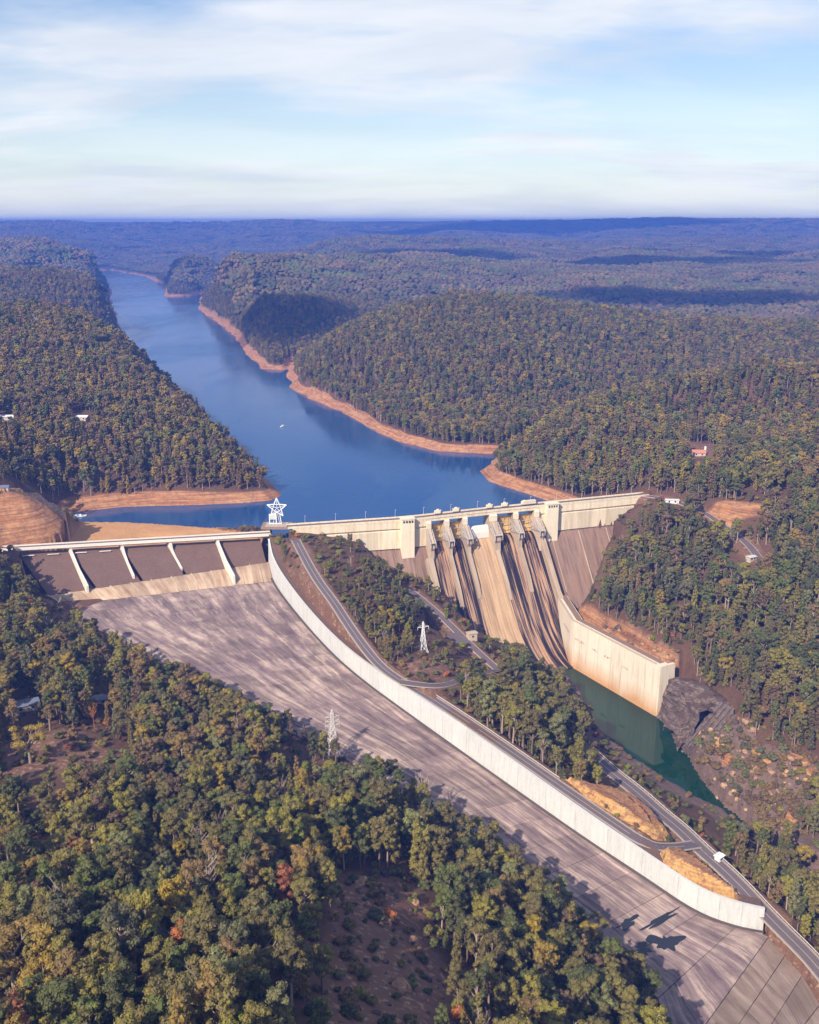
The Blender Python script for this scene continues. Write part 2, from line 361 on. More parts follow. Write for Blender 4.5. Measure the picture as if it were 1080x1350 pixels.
def rockface(name, cols, dirt):
    n = NB(name); p = n.coord(); st = n.noise(n.map(p, (0.05, 0.05, 0.75)), 1.0, 5, 0.65, 0.8)
    c = n.ramp(st, (0.30, cols[0]), (0.45, cols[1]), (0.58, cols[2]), (0.72, cols[1]))
    c = n.mix(n.ramp(n.noise(p, 0.3, 6, 0.72), (0.38, 0.75), (0.54, 0.0)), c, dirt)
    g = n.N.new('ShaderNodeNewGeometry'); sep = n.N.new('ShaderNodeSeparateXYZ'); n.L(g.outputs['Normal'], sep.inputs[0])
    c = n.mix(n.ramp(n.math('ADD', sep.outputs[2], n.math('MULTIPLY', n.noise(p, 0.25, 4), 0.35)), (0.95, 0.0), (1.08, 0.75)), c, dirt)   # soil lodged on the flat tops
    n.bump(n.math('ADD', n.noise(p, 0.45, 6, 0.75), n.math('MULTIPLY', st, 1.2)), 0.9, 1.2)
    return n.fin(c, 0.92)
M['rock_gold'] = rockface('sandstone_gold', [(0.36, 0.17, 0.055), (0.56, 0.31, 0.105), (0.62, 0.40, 0.17)], (0.25, 0.115, 0.075))
M['rock_tan'] = rockface('sandstone_tan', [(0.30, 0.165, 0.095), (0.48, 0.29, 0.165), (0.58, 0.40, 0.25)], (0.24, 0.13, 0.09))
M['rock_dark'] = rockface('sandstone_stained', [(0.035, 0.028, 0.030), (0.115, 0.082, 0.072), (0.26, 0.20, 0.17)], (0.09, 0.055, 0.045))
M['rock_ridged'] = rockface('ridged_stone', [(0.09, 0.068, 0.068), (0.16, 0.12, 0.112), (0.22, 0.17, 0.155)], (0.085, 0.06, 0.055))
M['steel_white'] = plain('painted_steel_white', (0.80, 0.81, 0.82), 0.45, 0.05)
M['galv'] = plain('galvanised_steel', (0.72, 0.70, 0.68), 0.45, 0.1, Metallic=0.25)
M['gate_gold'] = plain('gate_paint_ochre', (0.66, 0.44, 0.16), 0.6, 0.35, 0.35)
M['gate_grey'] = plain('gate_steel_grey', (0.46, 0.43, 0.41), 0.55, 0.2)
M['drum'] = plain('drum_gate_pale', (0.74, 0.72, 0.68), 0.6, 0.1, 0.3)
M['roof_red'] = plain('roof_tiles_red', (0.52, 0.22, 0.15), 0.8, 0.25, 1.5)
M['roof_white'] = plain('roof_sheet_white', (0.74, 0.74, 0.73), 0.5, 0.08)
M['roof_blue'] = plain('roof_sheet_blue_grey', (0.15, 0.17, 0.24), 0.5, 0.15)
M['house_wall'] = plain('house_wall', (0.52, 0.44, 0.36), 0.85, 0.15)
M['glass'] = plain('dark_glass', (0.03, 0.04, 0.05), 0.1, 0.1)
M['rubber'] = plain('tyre', (0.02, 0.02, 0.02), 0.8, 0.1)
M['chrome'] = plain('rim', (0.5, 0.5, 0.52), 0.3, 0.05, Metallic=0.8)
M['car_white'] = plain('car_paint_white', (0.78, 0.78, 0.78), 0.25, 0.02); M['car_blue'] = plain('car_paint_blue', (0.10, 0.17, 0.33), 0.25, 0.05)
M['car_yellow'] = plain('car_paint_yellow', (0.72, 0.55, 0.12), 0.3, 0.05); M['car_red'] = plain('car_paint_red', (0.42, 0.09, 0.06), 0.3, 0.05)
M['mark'] = plain('wall_lettering', (0.42, 0.37, 0.33), 0.8, 0.2)
M['wet'] = plain('puddle', (0.020, 0.024, 0.034), 0.04, 0.1)
M['shadow_fill'] = plain('shadow_filler', (0.10, 0.08, 0.07), 0.95, 0.2)  # dark colour standing in for shadow

def water(name, c1, c2, rough, wave, scale, streak):
    n = NB(name); p = n.coord()
    s = n.noise(n.map(p, (1, 0.35, 1), rot=(0, 0, math.radians(20))), 0.006, 5, 0.6, 0.8)
    fs = n.ramp(s, (0.45, 0.0), (0.68, 1.0))
    h = n.math('ADD', n.noise(p, scale, 4, 0.6), n.math('MULTIPLY', n.noise(n.map(p, (1, 0.5, 1)), scale * 0.22, 3), 1.5))
    n.bump(h, wave, 0.35)
    col = n.mix(n.math('MULTIPLY', fs, streak), c1, c2)
    return n.fin(col, n.math('MULTIPLY_ADD', fs, 0.16 * streak, rough), IOR=1.33, Specular_IOR_Level=0.5)
M['lake'] = water('reservoir_water', (0.014, 0.064, 0.190), (0.030, 0.095, 0.225), 0.10, 0.30, 0.10, 1.0)
M['pool'] = water('river_water', (0.006, 0.038, 0.014), (0.007, 0.041, 0.016), 0.02, 0.018, 0.25, 0.0)
# ------------------------------------------------------------------ layout lines (surveyed once, all in world metres)
POOL_Z = -92.0
DAM_LINE = np.array([P(385, 693, 22), P(538, 683, 22), P(640, 671.5, 22), P(727, 663, 22), P(850, 651, 22)])[:, :2]
_seg = np.linalg.norm(np.diff(DAM_LINE, axis=0), axis=1); DAM_S = np.r_[0, np.cumsum(_seg)]; DAM_LEN = DAM_S[-1]
_tan = np.gradient(DAM_LINE, axis=0); _tan /= np.linalg.norm(_tan, axis=1)[:, None]
def dam(u, d, z):
    """point on the dam: u metres along the crest from the left end, d metres downstream of the crest line"""
    x = np.interp(u, DAM_S, DAM_LINE[:, 0]); y = np.interp(u, DAM_S, DAM_LINE[:, 1])
    tx = np.interp(u, DAM_S, _tan[:, 0]); ty = np.interp(u, DAM_S, _tan[:, 1]); l = math.hypot(tx, ty)
    if u < 0: x += u * tx / l; y += u * ty / l
    if u > DAM_LEN: x += (u - DAM_LEN) * tx / l; y += (u - DAM_LEN) * ty / l
    return np.array([x + ty / l * d, y - tx / l * d, z])
def u_at(px, d=4.0, z=0.0):
    us = np.linspace(-20, DAM_LEN + 20, 1600); q = np.array([dam(u, d, z) for u in us]); return float(np.interp(px, project(q)[0], us))

U_L, U_R = u_at(566, 8, 0), u_at(708, 8, 0)                   # spillway limits
RES_NAT = [(92, 686), (98, 675), (163, 668), (244, 666), (326, 663), (358, 660), (371, 653), (364, 641), (345, 622), (322, 604), (296, 576), (266, 553), (250, 540), (232, 520),
    (202, 494), (180, 474), (166, 452), (158, 432), (153, 416), (147, 398), (148, 383), (138, 370), (130, 357), (145, 356), (190, 364), (215, 375), (220, 391), (250, 391), (266, 386),
    (262, 405), (280, 420), (300, 436), (320, 456), (330, 472), (345, 486), (375, 488), (386, 477), (377, 495), (385, 511), (415, 526), (450, 543), (490, 566), (540, 586), (580, 595),
    (665, 598), (702, 589), (655, 608), (641, 622), (650, 634), (690, 650), (722, 660)]
RES_W = [P(x, y, 0)[:2] for x, y in RES_NAT]
DAM_BACK = [dam(u, -4, 0)[:2] for u in np.linspace(DAM_LEN * 0.83, -6, 12)]
APRON_W = [P(x, y, 0)[:2] for x, y in [(352, 697), (330, 700), (290, 700), (240, 696), (180, 692), (120, 691)]]
RES = np.array(RES_W + DAM_BACK + APRON_W)
POOL = np.array([P(x, y, POOL_Z)[:2] for x, y in [(716, 872), (735, 872), (758, 872), (807, 901), (868, 939), (888, 966), (905, 992), (930, 1032), (975, 1078), (1010, 1110), (1080, 1160), (1180, 1220), (1300, 1300),
    (1250, 1330), (1130, 1240), (1040, 1160), (985, 1118), (940, 1088), (880, 1064), (830, 1030), (795, 996), (776, 966), (765, 930), (735, 893), (690, 880)]])

CH_R = [(354, 741, 0), (359, 765, -8), (390, 807, -14), (437, 860, -20), (480, 897, -24), (528, 932, -28), (602, 985, -34), (687, 1045, -40), (780, 1110, -46), (848, 1154, -50.5), (918, 1202, -55), (971, 1221, -58), (1006, 1227, -60), (1062, 1290, -63), (1105, 1370, -66)]
CH_L = [(61, 785, -8), (81, 797, -13), (134, 832, -17), (225, 878, -21.5), (330, 925, -25), (400, 955, -28), (500, 1003, -34), (600, 1063, -40), (700, 1140, -46), (770, 1192, -50.5), (840, 1250, -55), (890, 1295, -58), (930, 1330, -60), (1000, 1390, -63), (1040, 1430, -66)]
CR = np.array([P(*p) for p in CH_R]); CLt = np.array([P(*p) for p in CH_L])
for i in range(4, len(CLt)):                                    # the far edge runs on under the roadside trees
    d = CLt[i] - CR[i]; d[2] = 0; CLt[i] = CLt[i] + d / np.linalg.norm(d) * (14 if i < 12 else 30)
_s = np.r_[0, np.cumsum(np.linalg.norm(np.diff((CR + CLt)[:, :2] / 2, axis=0), axis=1))]
def chute(s, w):
    """s metres down the chute, w = 0 at the wall .. 1 at the far edge"""
    a = np.array([np.interp(s, _s, CR[:, k]) for k in range(3)]); b = np.array([np.interp(s, _s, CLt[:, k]) for k in range(3)]); return a + (b - a) * w
CH_LEN = _s[-1]; CH_MID = np.array([chute(s, .5) for s in np.linspace(0, CH_LEN, 60)])
CH_POLY = np.vstack([CR, CLt[::-1]])
def wall_h(s): return np.interp(s, _s, [20, 17, 13.5, 12.5, 13, 14.5, 16.5, 15.5, 14, 12.8, 12.5, 12.5, 12, 0, 0])
WALL = smooth_line(np.array([[*CR[i][:2], CR[i][2], wall_h(_s[i]), _s[i]] for i in range(13)]), 3)    # x, y, base z, height, s

ROAD_UP = [(390, 712, 19.5), (395, 722, 18), (417, 763, 12), (440, 793, 7), (457, 820, 2.5), (480, 853, -3), (500, 877, -7.5), (522, 894, -10.5)]
ROAD_UP = np.array([P(*p) for p in ROAD_UP])
_off = offset_line(WALL[:, :2], -7.5); _i0 = int(np.argmin(np.abs(WALL[:, 4] - _s[5] - 8))); _i1 = int(np.argmin(np.abs(WALL[:, 4] - _s[9] - 8)))
ROAD_WALL = np.c_[_off[_i0:_i1], WALL[_i0:_i1, 2] + WALL[_i0:_i1, 3] - 0.9]
ROAD_UPPER = smooth_line(np.vstack([ROAD_UP, ROAD_WALL[::6], P(892, 1117, -43)[None], P(918, 1113, -46.5)[None]]), 2)
ROAD_LOWER = smooth_line(np.array([P(*p) for p in [(770, 985, -54), (802, 1015, -52), (841, 1045, -50.5), (869, 1071, -49), (897, 1093, -47.5), (925, 1121, -46.5), (953, 1145, -48), (981, 1173, -50), (1010, 1205, -52.5), (1038, 1233, -54.5), (1066, 1261, -56.5), (1086, 1285, -58.5), (1130, 1340, -62)]]), 2)
ROAD_SPUR = smooth_line(np.array([P(*p) for p in [(528, 899, -11), (548, 902, -12), (580, 905, -15), (605, 898, -20), (628, 890, -28), (650, 884, -38), (658, 884, -43)]]), 2)
ROAD_SERV = smooth_line(np.array([P(*p) for p in [(538, 776, -14), (560, 793, -20), (585, 815, -27), (620, 850, -35), (655, 882, -43), (668, 892, -46)]]), 2)
ROAD_RIGHT = smooth_line(np.array([P(*p) for p in [(846, 653, 21.5), (870, 656, 22), (900, 664, 21), (930, 676, 18), (955, 694, 12), (985, 715, 6), (1000, 735, 2)]]), 2)
CARPARK = np.array([P(*p) for p in [(560, 818, -29), (586, 820, -29), (618, 852, -34), (600, 858, -34), (560, 848, -31)]])
ROADS = [(ROAD_UPPER, 4.0), (ROAD_LOWER, 4.6), (ROAD_SPUR, 3.6), (ROAD_SERV, 3.0), (ROAD_RIGHT, 3.5)]
BR_A, BR_B = P(22, 722, 20.0), P(347, 703.5, 20.0)              # bridge ends

# ------------------------------------------------------------------ terrain heights
CTRL = []
def c(px, py, z): CTRL.append(P(px, py, z))
def cr(px, py, r): CTRL.append(PR(px, py, r))
for x, y in RES_NAT[::2]: c(x, y, 3)
# near left bank above the spillway bridge, its hill and the ridges behind
for a in [(0, 650, 892), (35, 648, 892), (70, 662, 900), (-60, 655, 880), (0, 690, 868), (40, 700, 862), (-150, 690, 850), (150, 648, 1012), (250, 645, 1022), (320, 642, 1030), (0, 620, 985), (70, 630, 1000), (0, 600, 1040), (100, 600, 1070), (200, 600, 1085), (290, 592, 1130), (0, 540, 1200), (100, 540, 1215), (190, 540, 1230), (240, 545, 1240), (0, 480, 1390), (100, 480, 1400), (190, 500, 1350), (-150, 600, 1020), (-150, 500, 1350),
          (0, 420, 1750), (60, 418, 1740), (110, 430, 1650), (150, 455, 1550), (0, 355, 2800), (70, 360, 2700), (125, 380, 2600), (145, 400, 2500), (0, 324, 4400), (60, 326, 4300), (115, 342, 4100), (135, 356, 4000), (0, 308, 7600), (80, 310, 7500), (-150, 330, 4000), (-200, 420, 1900), (-200, 306, 8500)]: cr(*a)
for a in [(0, 294, 12300), (200, 293, 12000), (400, 293, 12000), (560, 291, 12000), (700, 292, 12000), (850, 290, 12000), (1000, 287, 12000), (1200, 288, 12000), (-300, 294, 12000), (110, 299, 9500), (260, 301, 9000), (180, 330, 8000), (330, 315, 8200)]: cr(*a)
# right bank hills
for a in [(252, 334, 4600), (240, 344, 4550), (272, 344, 4550), (228, 360, 4400), (285, 362, 4500), (250, 372, 4250), (500, 318, 5400), (420, 324, 5200), (600, 322, 5400), (650, 332, 5000), (750, 324, 6000), (850, 335, 5200), (900, 312, 8500), (700, 306, 9000), (500, 305, 9500), (1000, 322, 6500), (1080, 310, 9000),
          (285, 366, 3150), (300, 354, 3180), (330, 346, 3230), (380, 343, 3320), (430, 342, 3450), (540, 343, 3700), (700, 346, 3900), (290, 390, 2980), (320, 375, 2900), (860, 345, 4300), (1000, 345, 4300), (1150, 340, 4300), (310, 412, 2720), (340, 402, 2500), (380, 400, 2430), (420, 405, 2380), (360, 445, 2230),
          (600, 402, 2000), (700, 402, 2000), (520, 420, 1900), (450, 452, 1760), (410, 480, 1720), (800, 410, 2050), (950, 422, 2050), (1080, 430, 2000), (1200, 440, 2000), (600, 480, 1560), (700, 480, 1560), (500, 500, 1560), (760, 490, 1650),
          (900, 508, 1290), (1000, 493, 1300), (1100, 486, 1320), (1200, 500, 1300), (760, 553, 1205), (820, 533, 1250), (700, 612, 1120), (730, 580, 1170)]: cr(*a)
for a in [(560, 560, 1360), (480, 530, 1545), (640, 570, 1310), (760, 630, 1060), (800, 640, 1030), (830, 610, 1075), (900, 600, 1090), (1000, 600, 1085), (1080, 600, 1080), (850, 648, 975), (900, 650, 965), (950, 660, 945), (1020, 660, 945), (1080, 660, 945), (900, 560, 1250), (1000, 550, 1260), (1080, 550, 1250)]: cr(*a)
# right abutment down to the river
for a in [(845, 668, 18), (815, 705, -2), (795, 760, -30), (775, 800, -50), (900, 700, 8), (960, 720, 4), (1010, 735, 2), (1080, 740, 0), (850, 780, -30), (900, 800, -30), (1000, 820, -24), (1080, 820, -20), (830, 830, -48), (885, 868, -52), (920, 880, -54), (1000, 930, -50), (1080, 920, -42),
          (905, 915, -66), (940, 960, -68), (950, 1010, -80), (1000, 1050, -80), (1020, 1000, -66), (1080, 1000, -58), (1080, 1080, -78), (1200, 1000, -50), (1250, 800, -10), (1250, 650, 40)]: c(*a)
# between the spillway wall and the dam
for a in [(360, 705, 19), (380, 715, 18.5), (430, 735, 13), (470, 745, 8), (520, 760, -2), (470, 790, 2), (500, 820, -4), (530, 860, -10), (560, 890, -14), (575, 770, -22), (600, 800, -32), (640, 840, -42), (690, 862, -64), (715, 870, -88),
          (620, 900, -24), (650, 920, -34), (700, 930, -62), (740, 935, -86), (650, 980, -26), (720, 1000, -46), (770, 990, -60), (760, 1030, -38), (830, 1060, -40), (905, 1080, -58), (960, 1110, -66), (1020, 1170, -66), (1080, 1220, -70)]: c(*a)
# spillway flank and the foreground hill
for a in [(20, 740, 16), (40, 770, 4), (70, 800, -6), (10, 800, 10), (0, 860, 6), (100, 850, -6), (180, 880, -10), (0, 920, 6), (60, 930, 4), (150, 930, -2), (240, 920, -14), (300, 950, -14), (0, 1000, 6), (100, 1000, 4), (200, 1000, 0), (350, 990, -12), (430, 1000, -20), (480, 1020, -22),
          (0, 1100, 16), (150, 1100, 14), (300, 1100, 8), (450, 1080, -8), (560, 1080, -24), (640, 1130, -32), (0, 1200, 34), (200, 1200, 32), (380, 1190, 24), (500, 1180, 8), (600, 1190, -12), (720, 1220, -34), (800, 1270, -44),
          (0, 1320, 58), (200, 1320, 58), (375, 1330, 52), (500, 1300, 34), (600, 1320, 14), (720, 1330, -16), (850, 1330, -44), (920, 1345, -54), (-200, 1000, 20), (-200, 1200, 50), (-200, 800, 30), (-250, 650, 90), (0, 1500, 80), (400, 1500, 76), (700, 1500, 20), (1000, 1500, -58), (1200, 1400, -70)]: c(*a)
def cz(px, r, z):
    a = math.atan((px - 540) / F / CT); CTRL.append(np.array([r * math.sin(a), r * math.cos(a), z]))
for a in [(0, 2200, 20), (80, 2150, 12), (0, 3400, 50), (80, 3350, 40), (0, 5600, 80), (80, 5500, 70), (740, 1400, 6), (850, 1470, 4), (1000, 1520, 4), (1100, 1540, 8), (500, 2300, 16), (560, 2400, 14), (700, 2450, 12), (850, 2500, 16), (1000, 2500, 20), (1100, 2500, 20), (370, 2720, 50),
          (400, 3900, 30), (450, 4100, 30), (560, 4300, 50), (700, 4400, 55), (850, 5700, 80), (1000, 5900, 90), (420, 7200, 90), (560, 7400, 110), (750, 7500, 120), (950, 7700, 130), (330, 5400, 20), (340, 3700, 20), (250, 5600, 20), (310, 4300, 4), (500, 10600, 180), (800, 10600, 190), (1000, 10700, 190), (200, 10600, 180)]: cz(*a)
CTRL = np.array(CTRL)
def qco(x, y): return np.stack([np.arctan2(x, y) * 1.5, np.log(np.hypot(x, y) + 1.0)], -1)
_cq = qco(CTRL[:, 0], CTRL[:, 1])
def _phi(a, b): return np.sqrt(((a[:, None, :] - b[None, :, :]) ** 2).sum(-1) + 0.01 ** 2)
_n = len(CTRL); _A = np.zeros((_n + 3, _n + 3)); _A[:_n, :_n] = _phi(_cq, _cq) - 0.002 * np.eye(_n)
_A[:_n, _n] = 1; _A[:_n, _n + 1:] = _cq; _A[_n:, :_n] = _A[:_n, _n:].T
_w = np.linalg.solve(_A, np.r_[CTRL[:, 2], 0, 0, 0])
def rbf(x, y):
    q = qco(x, y); out = np.empty(len(q))
    for i in range(0, len(q), 20000):
        s = q[i:i + 20000]; out[i:i + 20000] = _phi(s, _cq) @ _w[:_n] + _w[_n] + s @ _w[_n + 1:]
    return out
OG_D = [2, 5, 9, 13, 17, 25.6, 34.2, 42.8, 51.4, 60, 68, 75, 90, 118]; OG_Z = [-3, -4, -7, -11.2, -16, -26, -36, -46, -56, -66, -76, -84, -92, -96]
BR_ZONE = np.array([P(22, 722, 20)[:2] + [-4, 3], P(347, 703.5, 20)[:2] + [4, 6], CR[0][:2] + [3, -6], CLt[0][:2] + [-5, -6]])
FACE_R = np.array([P(700, 715, -15)[:2], P(790, 660, 21)[:2], P(866, 652, 20)[:2], P(850, 668, 16)[:2], P(818, 702, -8)[:2], P(796, 748, -30)[:2], P(774, 794, -50)[:2], P(745, 802, -50)[:2]])
FACE_L = np.array([P(470, 690, 18)[:2], P(600, 690, 10)[:2], P(604, 800, -40)[:2], P(588, 793, -34)[:2], P(560, 765, -16)[:2], P(500, 737, 2)[:2]])
_oa, _ob = P(866, 944, POOL_Z)[:2], P(908, 1000, POOL_Z)[:2]
OUTCROP = np.array([_oa + [2, 6], _ob, _ob + [26, 16], _oa + [24, 22]]); SLAB = np.array([P(900, 980, -86)[:2], P(926, 1005, -87)[:2], P(978, 944, -64)[:2], P(948, 920, -62)[:2]])
DAM_U = np.c_[DAM_LINE, DAM_S]
DAM_ZONE = np.array([dam(-3, -4, 0)[:2], dam(DAM_LEN * .84, -4, 0)[:2], dam(DAM_LEN * .84, 130, 0)[:2], dam(-3, 130, 0)[:2]])
def _on_ground(px, py, z):
    for _ in range(20):
        p = P(px, py, z); z = .5 * z + .5 * float(rbf(np.array([p[0]]), np.array([p[1]]))[0])
    return P(px, py, z)[:2]
CLEAR = {k: np.array([_on_ground(x, y, z) for x, y in pts]) for k, (z, pts) in dict(
    bare=(22, [(440, 1155), (535, 1145), (575, 1205), (570, 1250), (605, 1290), (560, 1370), (415, 1370), (435, 1260)]),
    apron=(4, [(80, 690), (110, 688), (200, 691), (290, 698), (345, 700), (345, 720), (30, 745), (30, 720)]),
    cutting=(30, [(-60, 640), (40, 640), (75, 658), (92, 672), (84, 692), (40, 715), (-60, 730)]),
    left_dry=(5, [(0, 985), (90, 960), (180, 1000), (130, 1010), (40, 1025), (0, 1030)]),
    paddock=(-4, [(55, 800), (100, 805), (130, 830), (60, 840)]),
    bank=(-12, [(510, 875), (560, 868), (598, 880), (590, 900), (545, 897), (520, 890)]),
    verge=(6, [(368, 740), (420, 770), (450, 830), (500, 885), (470, 870), (420, 815), (385, 770)]),
    quarry=(24, [(932, 664), (960, 660), (1004, 664), (1002, 680), (945, 684)]),
    pumpyard=(4, [(960, 714), (980, 714), (1008, 735), (1008, 745), (985, 741)]),
    shelf=(-50, [(745, 795), (780, 800), (830, 825), (900, 876), (870, 885), (752, 812)]),
    gorge=(-80, [(905, 905), (960, 930), (1000, 980), (1080, 1000), (1080, 1060), (1030, 1090), (985, 1085), (930, 1030), (880, 965)]),
    town=(30, [(890, 578), (940, 585), (950, 605), (910, 606)])).items()}
_PJ = {}
def heights(x, y, masks=False):
    x = np.asarray(x, float); y = np.asarray(y, float); r = np.hypot(x, y)
    z = rbf(x, y)
    amp = sstep(900, 2600, r)
    rid = 1 - np.abs(fbm(x / 760 + 3.3, y / 760 + 1.1, 3, 5)) * 2
    rid2 = 1 - np.abs(fbm(x / 1700 + 8.3, y / 1700 + 4.1, 3, 15)) * 2
    z = z + sstep(5500, 9000, r) * (rid2 - .5) * 60 * (1 - .55 * sstep(10500, 12500, r))
    z = z + amp * (rid - 0.45) * np.interp(r, [0, 2600, 5000, 9000, 13000], [18, 22, 38, 36, 20]) * sstep(15, 70, z) + fbm(x / 90, y / 90, 3, 21) * np.where(r < 1000, 2.2, 4.0) + fbm(x / 14, y / 14, 2, 31) * 0.7
    z = z + sstep(10000, 11500, r) * (fbm(x / 2600, y / 2600, 4, 61) * 46)
    z = np.minimum(z, 244 + 16 * fbm(x / 1800, y / 1800, 3, 84)); far = sstep(8700, 9700, r + 500 * fbm(x / 1500, y / 1500, 2, 86)); z = z * (1 - far) + far * np.clip(281 + 26 * fbm(x / 1300 + 2.2, y / 9000, 4, 83) + .004 * x, 268, 303)
    m = {k: np.zeros(len(x)) for k in ('rock', 'greyrock', 'dry', 'sand', 'canopy', 'bare', 'notree')}
    # reservoir
    inr = in_poly(x, y, RES); d, _, _ = near_line(x, y, RES, True)
    jit = (fbm(x / 45, y / 45, 3, 40) * 9 + fbm(x / 160, y / 160, 2, 41) * 10) * np.interp(r, [0, 1500, 2500, 9000], [.5, .9, .8, .8])
    dn, _, _ = near_line(x, y, np.array(RES_W)); ddam, _, _ = near_line(x, y, np.array(DAM_BACK + APRON_W))
    jit = jit * sstep(40, 160, ddam)
    sd = np.where(inr, -d, d) + jit
    dz = in_poly(x, y, DAM_ZONE)
    z = np.maximum(z, np.where((sd > 0) & (r > 900) & ~dz, np.minimum(0.6 * sd, 9), -1e3))
    w = sstep(0, 75, sd); shore = np.minimum(0.6 * np.maximum(sd, 0), np.maximum(z, 3))
    zr = np.where(sd > 0, shore * (1 - w) + z * w, np.maximum(0.42 * sd, -14))
    z = np.where(dz, np.where(inr, -14, z), zr)
    isl = (r > 980) | ((r > 900) & (x < -120))
    m['rock'] = np.maximum(m['rock'], np.where(isl & (sd > -20) & ~dz, 1 - sstep(9, 20, sd + 5 * fbm(x / 60, y / 60, 2, 77)), 0))
    m['notree'] = np.maximum(m['notree'], np.where((sd < 14) & (r > 880) & ~dz, 1, 0))
    n = r < 1300
    if n.any():
        xn, yn, zn = x[n], y[n], z[n]; mm = {k: v[n] for k, v in m.items()}
        # river
        inp = in_poly(xn, yn, POOL); dp, _, _ = near_line(xn, yn, POOL, True); sp = np.where(inp, -dp, dp) + fbm(xn / 14, yn / 14, 3, 55) * 3.0
        gz = np.where(sp > 0, np.maximum(zn, POOL_Z + 0.3 + np.minimum(sp * 0.55, 14)), POOL_Z - 1 + np.maximum(sp * 0.5, -6)); zn = np.where(sp < 40, gz, zn)
        mm['greyrock'] = np.maximum(mm['greyrock'], 1 - sstep(8, 30, sp)); mm['notree'] = np.maximum(mm['notree'], sp < 5)
        g = in_poly(xn, yn, CLEAR['gorge']); zn = zn + np.where(g & (sp > 2), fbm(xn / 9, yn / 9, 4, 71, .6) * 4.0, 0); mm['greyrock'] = np.maximum(mm['greyrock'], g * 0.85)
        mm['rock'] = np.maximum(mm['rock'], g * sstep(0.05, 0.4, fbm(xn / 26 + 4, yn / 26, 3, 72)) * (yn < 660) * .95 * sstep(9, 16, sp))
        for k, key in (('bare', 'dry'), ('cutting', 'rock'), ('left_dry', 'dry'), ('bank', 'dry'), ('verge', 'dry'), ('shelf', 'rock'), ('apron', 'sand'), ('paddock', 'dry'), ('quarry', 'rock'), ('pumpyard', 'dry'), ('town', 'dry')):
            q = in_poly(xn, yn, CLEAR[k]); dq, _, _ = near_line(xn, yn, CLEAR[k], True); f = np.where(q, 0.5 + np.minimum(dq, 8) / 16, 0.5 - np.minimum(dq, 8) / 16)
            mm[key] = np.maximum(mm[key], f)
            if k not in ('verge',): mm['notree'] = np.maximum(mm['notree'], q)
        qa = in_poly(xn, yn, CLEAR['apron']); zn = np.where(qa, np.minimum(np.maximum(zn, 1.5), 5.0) + fbm(xn / 12, yn / 12, 3, 3) * .6, zn)
        q = in_poly(xn, yn, CLEAR['shelf']); zn = np.where(q, np.minimum(zn, -51.5) + fbm(xn / 8, yn / 8, 3, 4) * .8, zn)
        q = in_poly(xn, yn, CLEAR['cutting']); zn = np.where(q, zn - 9, zn)
        q = in_poly(xn, yn, OUTCROP); zn = np.where(q, np.maximum(zn - 17, POOL_Z + 1), zn); mm['notree'] = np.maximum(mm['notree'], q)
        q = in_poly(xn, yn, SLAB); zn = np.where(q, np.maximum(zn - 4, POOL_Z + 1), zn); mm['notree'] = np.maximum(mm['notree'], q)
        # spillway channel and its wall
        inc = in_poly(xn, yn, CH_POLY[:, :2]); dc, zc, _ = near_line(xn, yn, CH_MID); de, _, _ = near_line(xn, yn, CH_POLY, True)
        dl, zl, _ = near_line(xn, yn, CLt)
        zleft = zl + np.clip(dl * 0.30, 0, 30) - 0.4
        zn = np.where(inc, zc - 7.0, np.where(dl < 22, np.minimum(np.maximum(zn, zl - 1), zleft), zn))
        W3 = WALL[:, :3].copy(); W3[:, 2] = WALL[:, 2] + WALL[:, 3] - 1.0; dw, zw, sw = near_line(xn, yn, W3)
        behind = (~inc) & ((sw < 0) | (dw < 2.5)) & (dw < 30); k = sstep(7, 30, dw); zn = np.where(behind, np.where(dw < 6.5, zc - 7.0, (zw - .45) * (1 - k) + zn * k), zn); behind = behind & (dw < 6.5)
        mm['notree'] = np.maximum(mm['notree'], inc | (de < 4)); mm['dry'] = np.maximum(mm['dry'], 1 - sstep(4, 14, de))
        dd, uu, sdd = near_line(xn, yn, DAM_U); dd = np.where(sdd > 0, dd, -dd)
        foot = (uu > U_L - 9) & (uu < U_R + 8) & (dd > -3) & (dd < 120); zn = np.where(foot, np.minimum(zn, np.interp(dd, OG_D, OG_Z) - 4), zn)
        side_f = (in_poly(xn, yn, FACE_R) | in_poly(xn, yn, FACE_L)) & (dd > -3); zn = np.where(side_f, np.minimum(zn, np.interp(dd, [0, 4.6, 100], [-8, -9, -130]) - 2.5), zn)
        mm['notree'] = np.maximum(mm['notree'], foot | side_f)
        bz = in_poly(xn, yn, BR_ZONE); zn = np.where(bz, -15.0, zn); mm['notree'] = np.maximum(mm['notree'], bz)
        cz = in_poly(xn, yn, CARPARK[:, :2]); zn = np.where(cz, -31.6, zn); mm['notree'] = np.maximum(mm['notree'], cz)
        for line, hw in ROADS:
            dr, zr_, _ = near_line(xn, yn, line); k = sstep(hw + 1.2, hw + 13, dr)
            ok = ~inc & ~behind; zn = np.where(ok & (dr < hw + 13), (zr_ - 0.35) * (1 - k) + zn * k, zn)
            mm['notree'] = np.maximum(mm['notree'], dr < hw + 2.5); mm['dry'] = np.maximum(mm['dry'], (1 - sstep(hw + 1, hw + 9, dr)) * .8)
        # bridge approach on the left
        z[n] = zn
        for k_ in m: m[k_][n] = mm[k_]
    m['canopy'] = sstep(2300, 3000, r) * (1 - m['rock'])
    return (z, m, sd) if masks else z

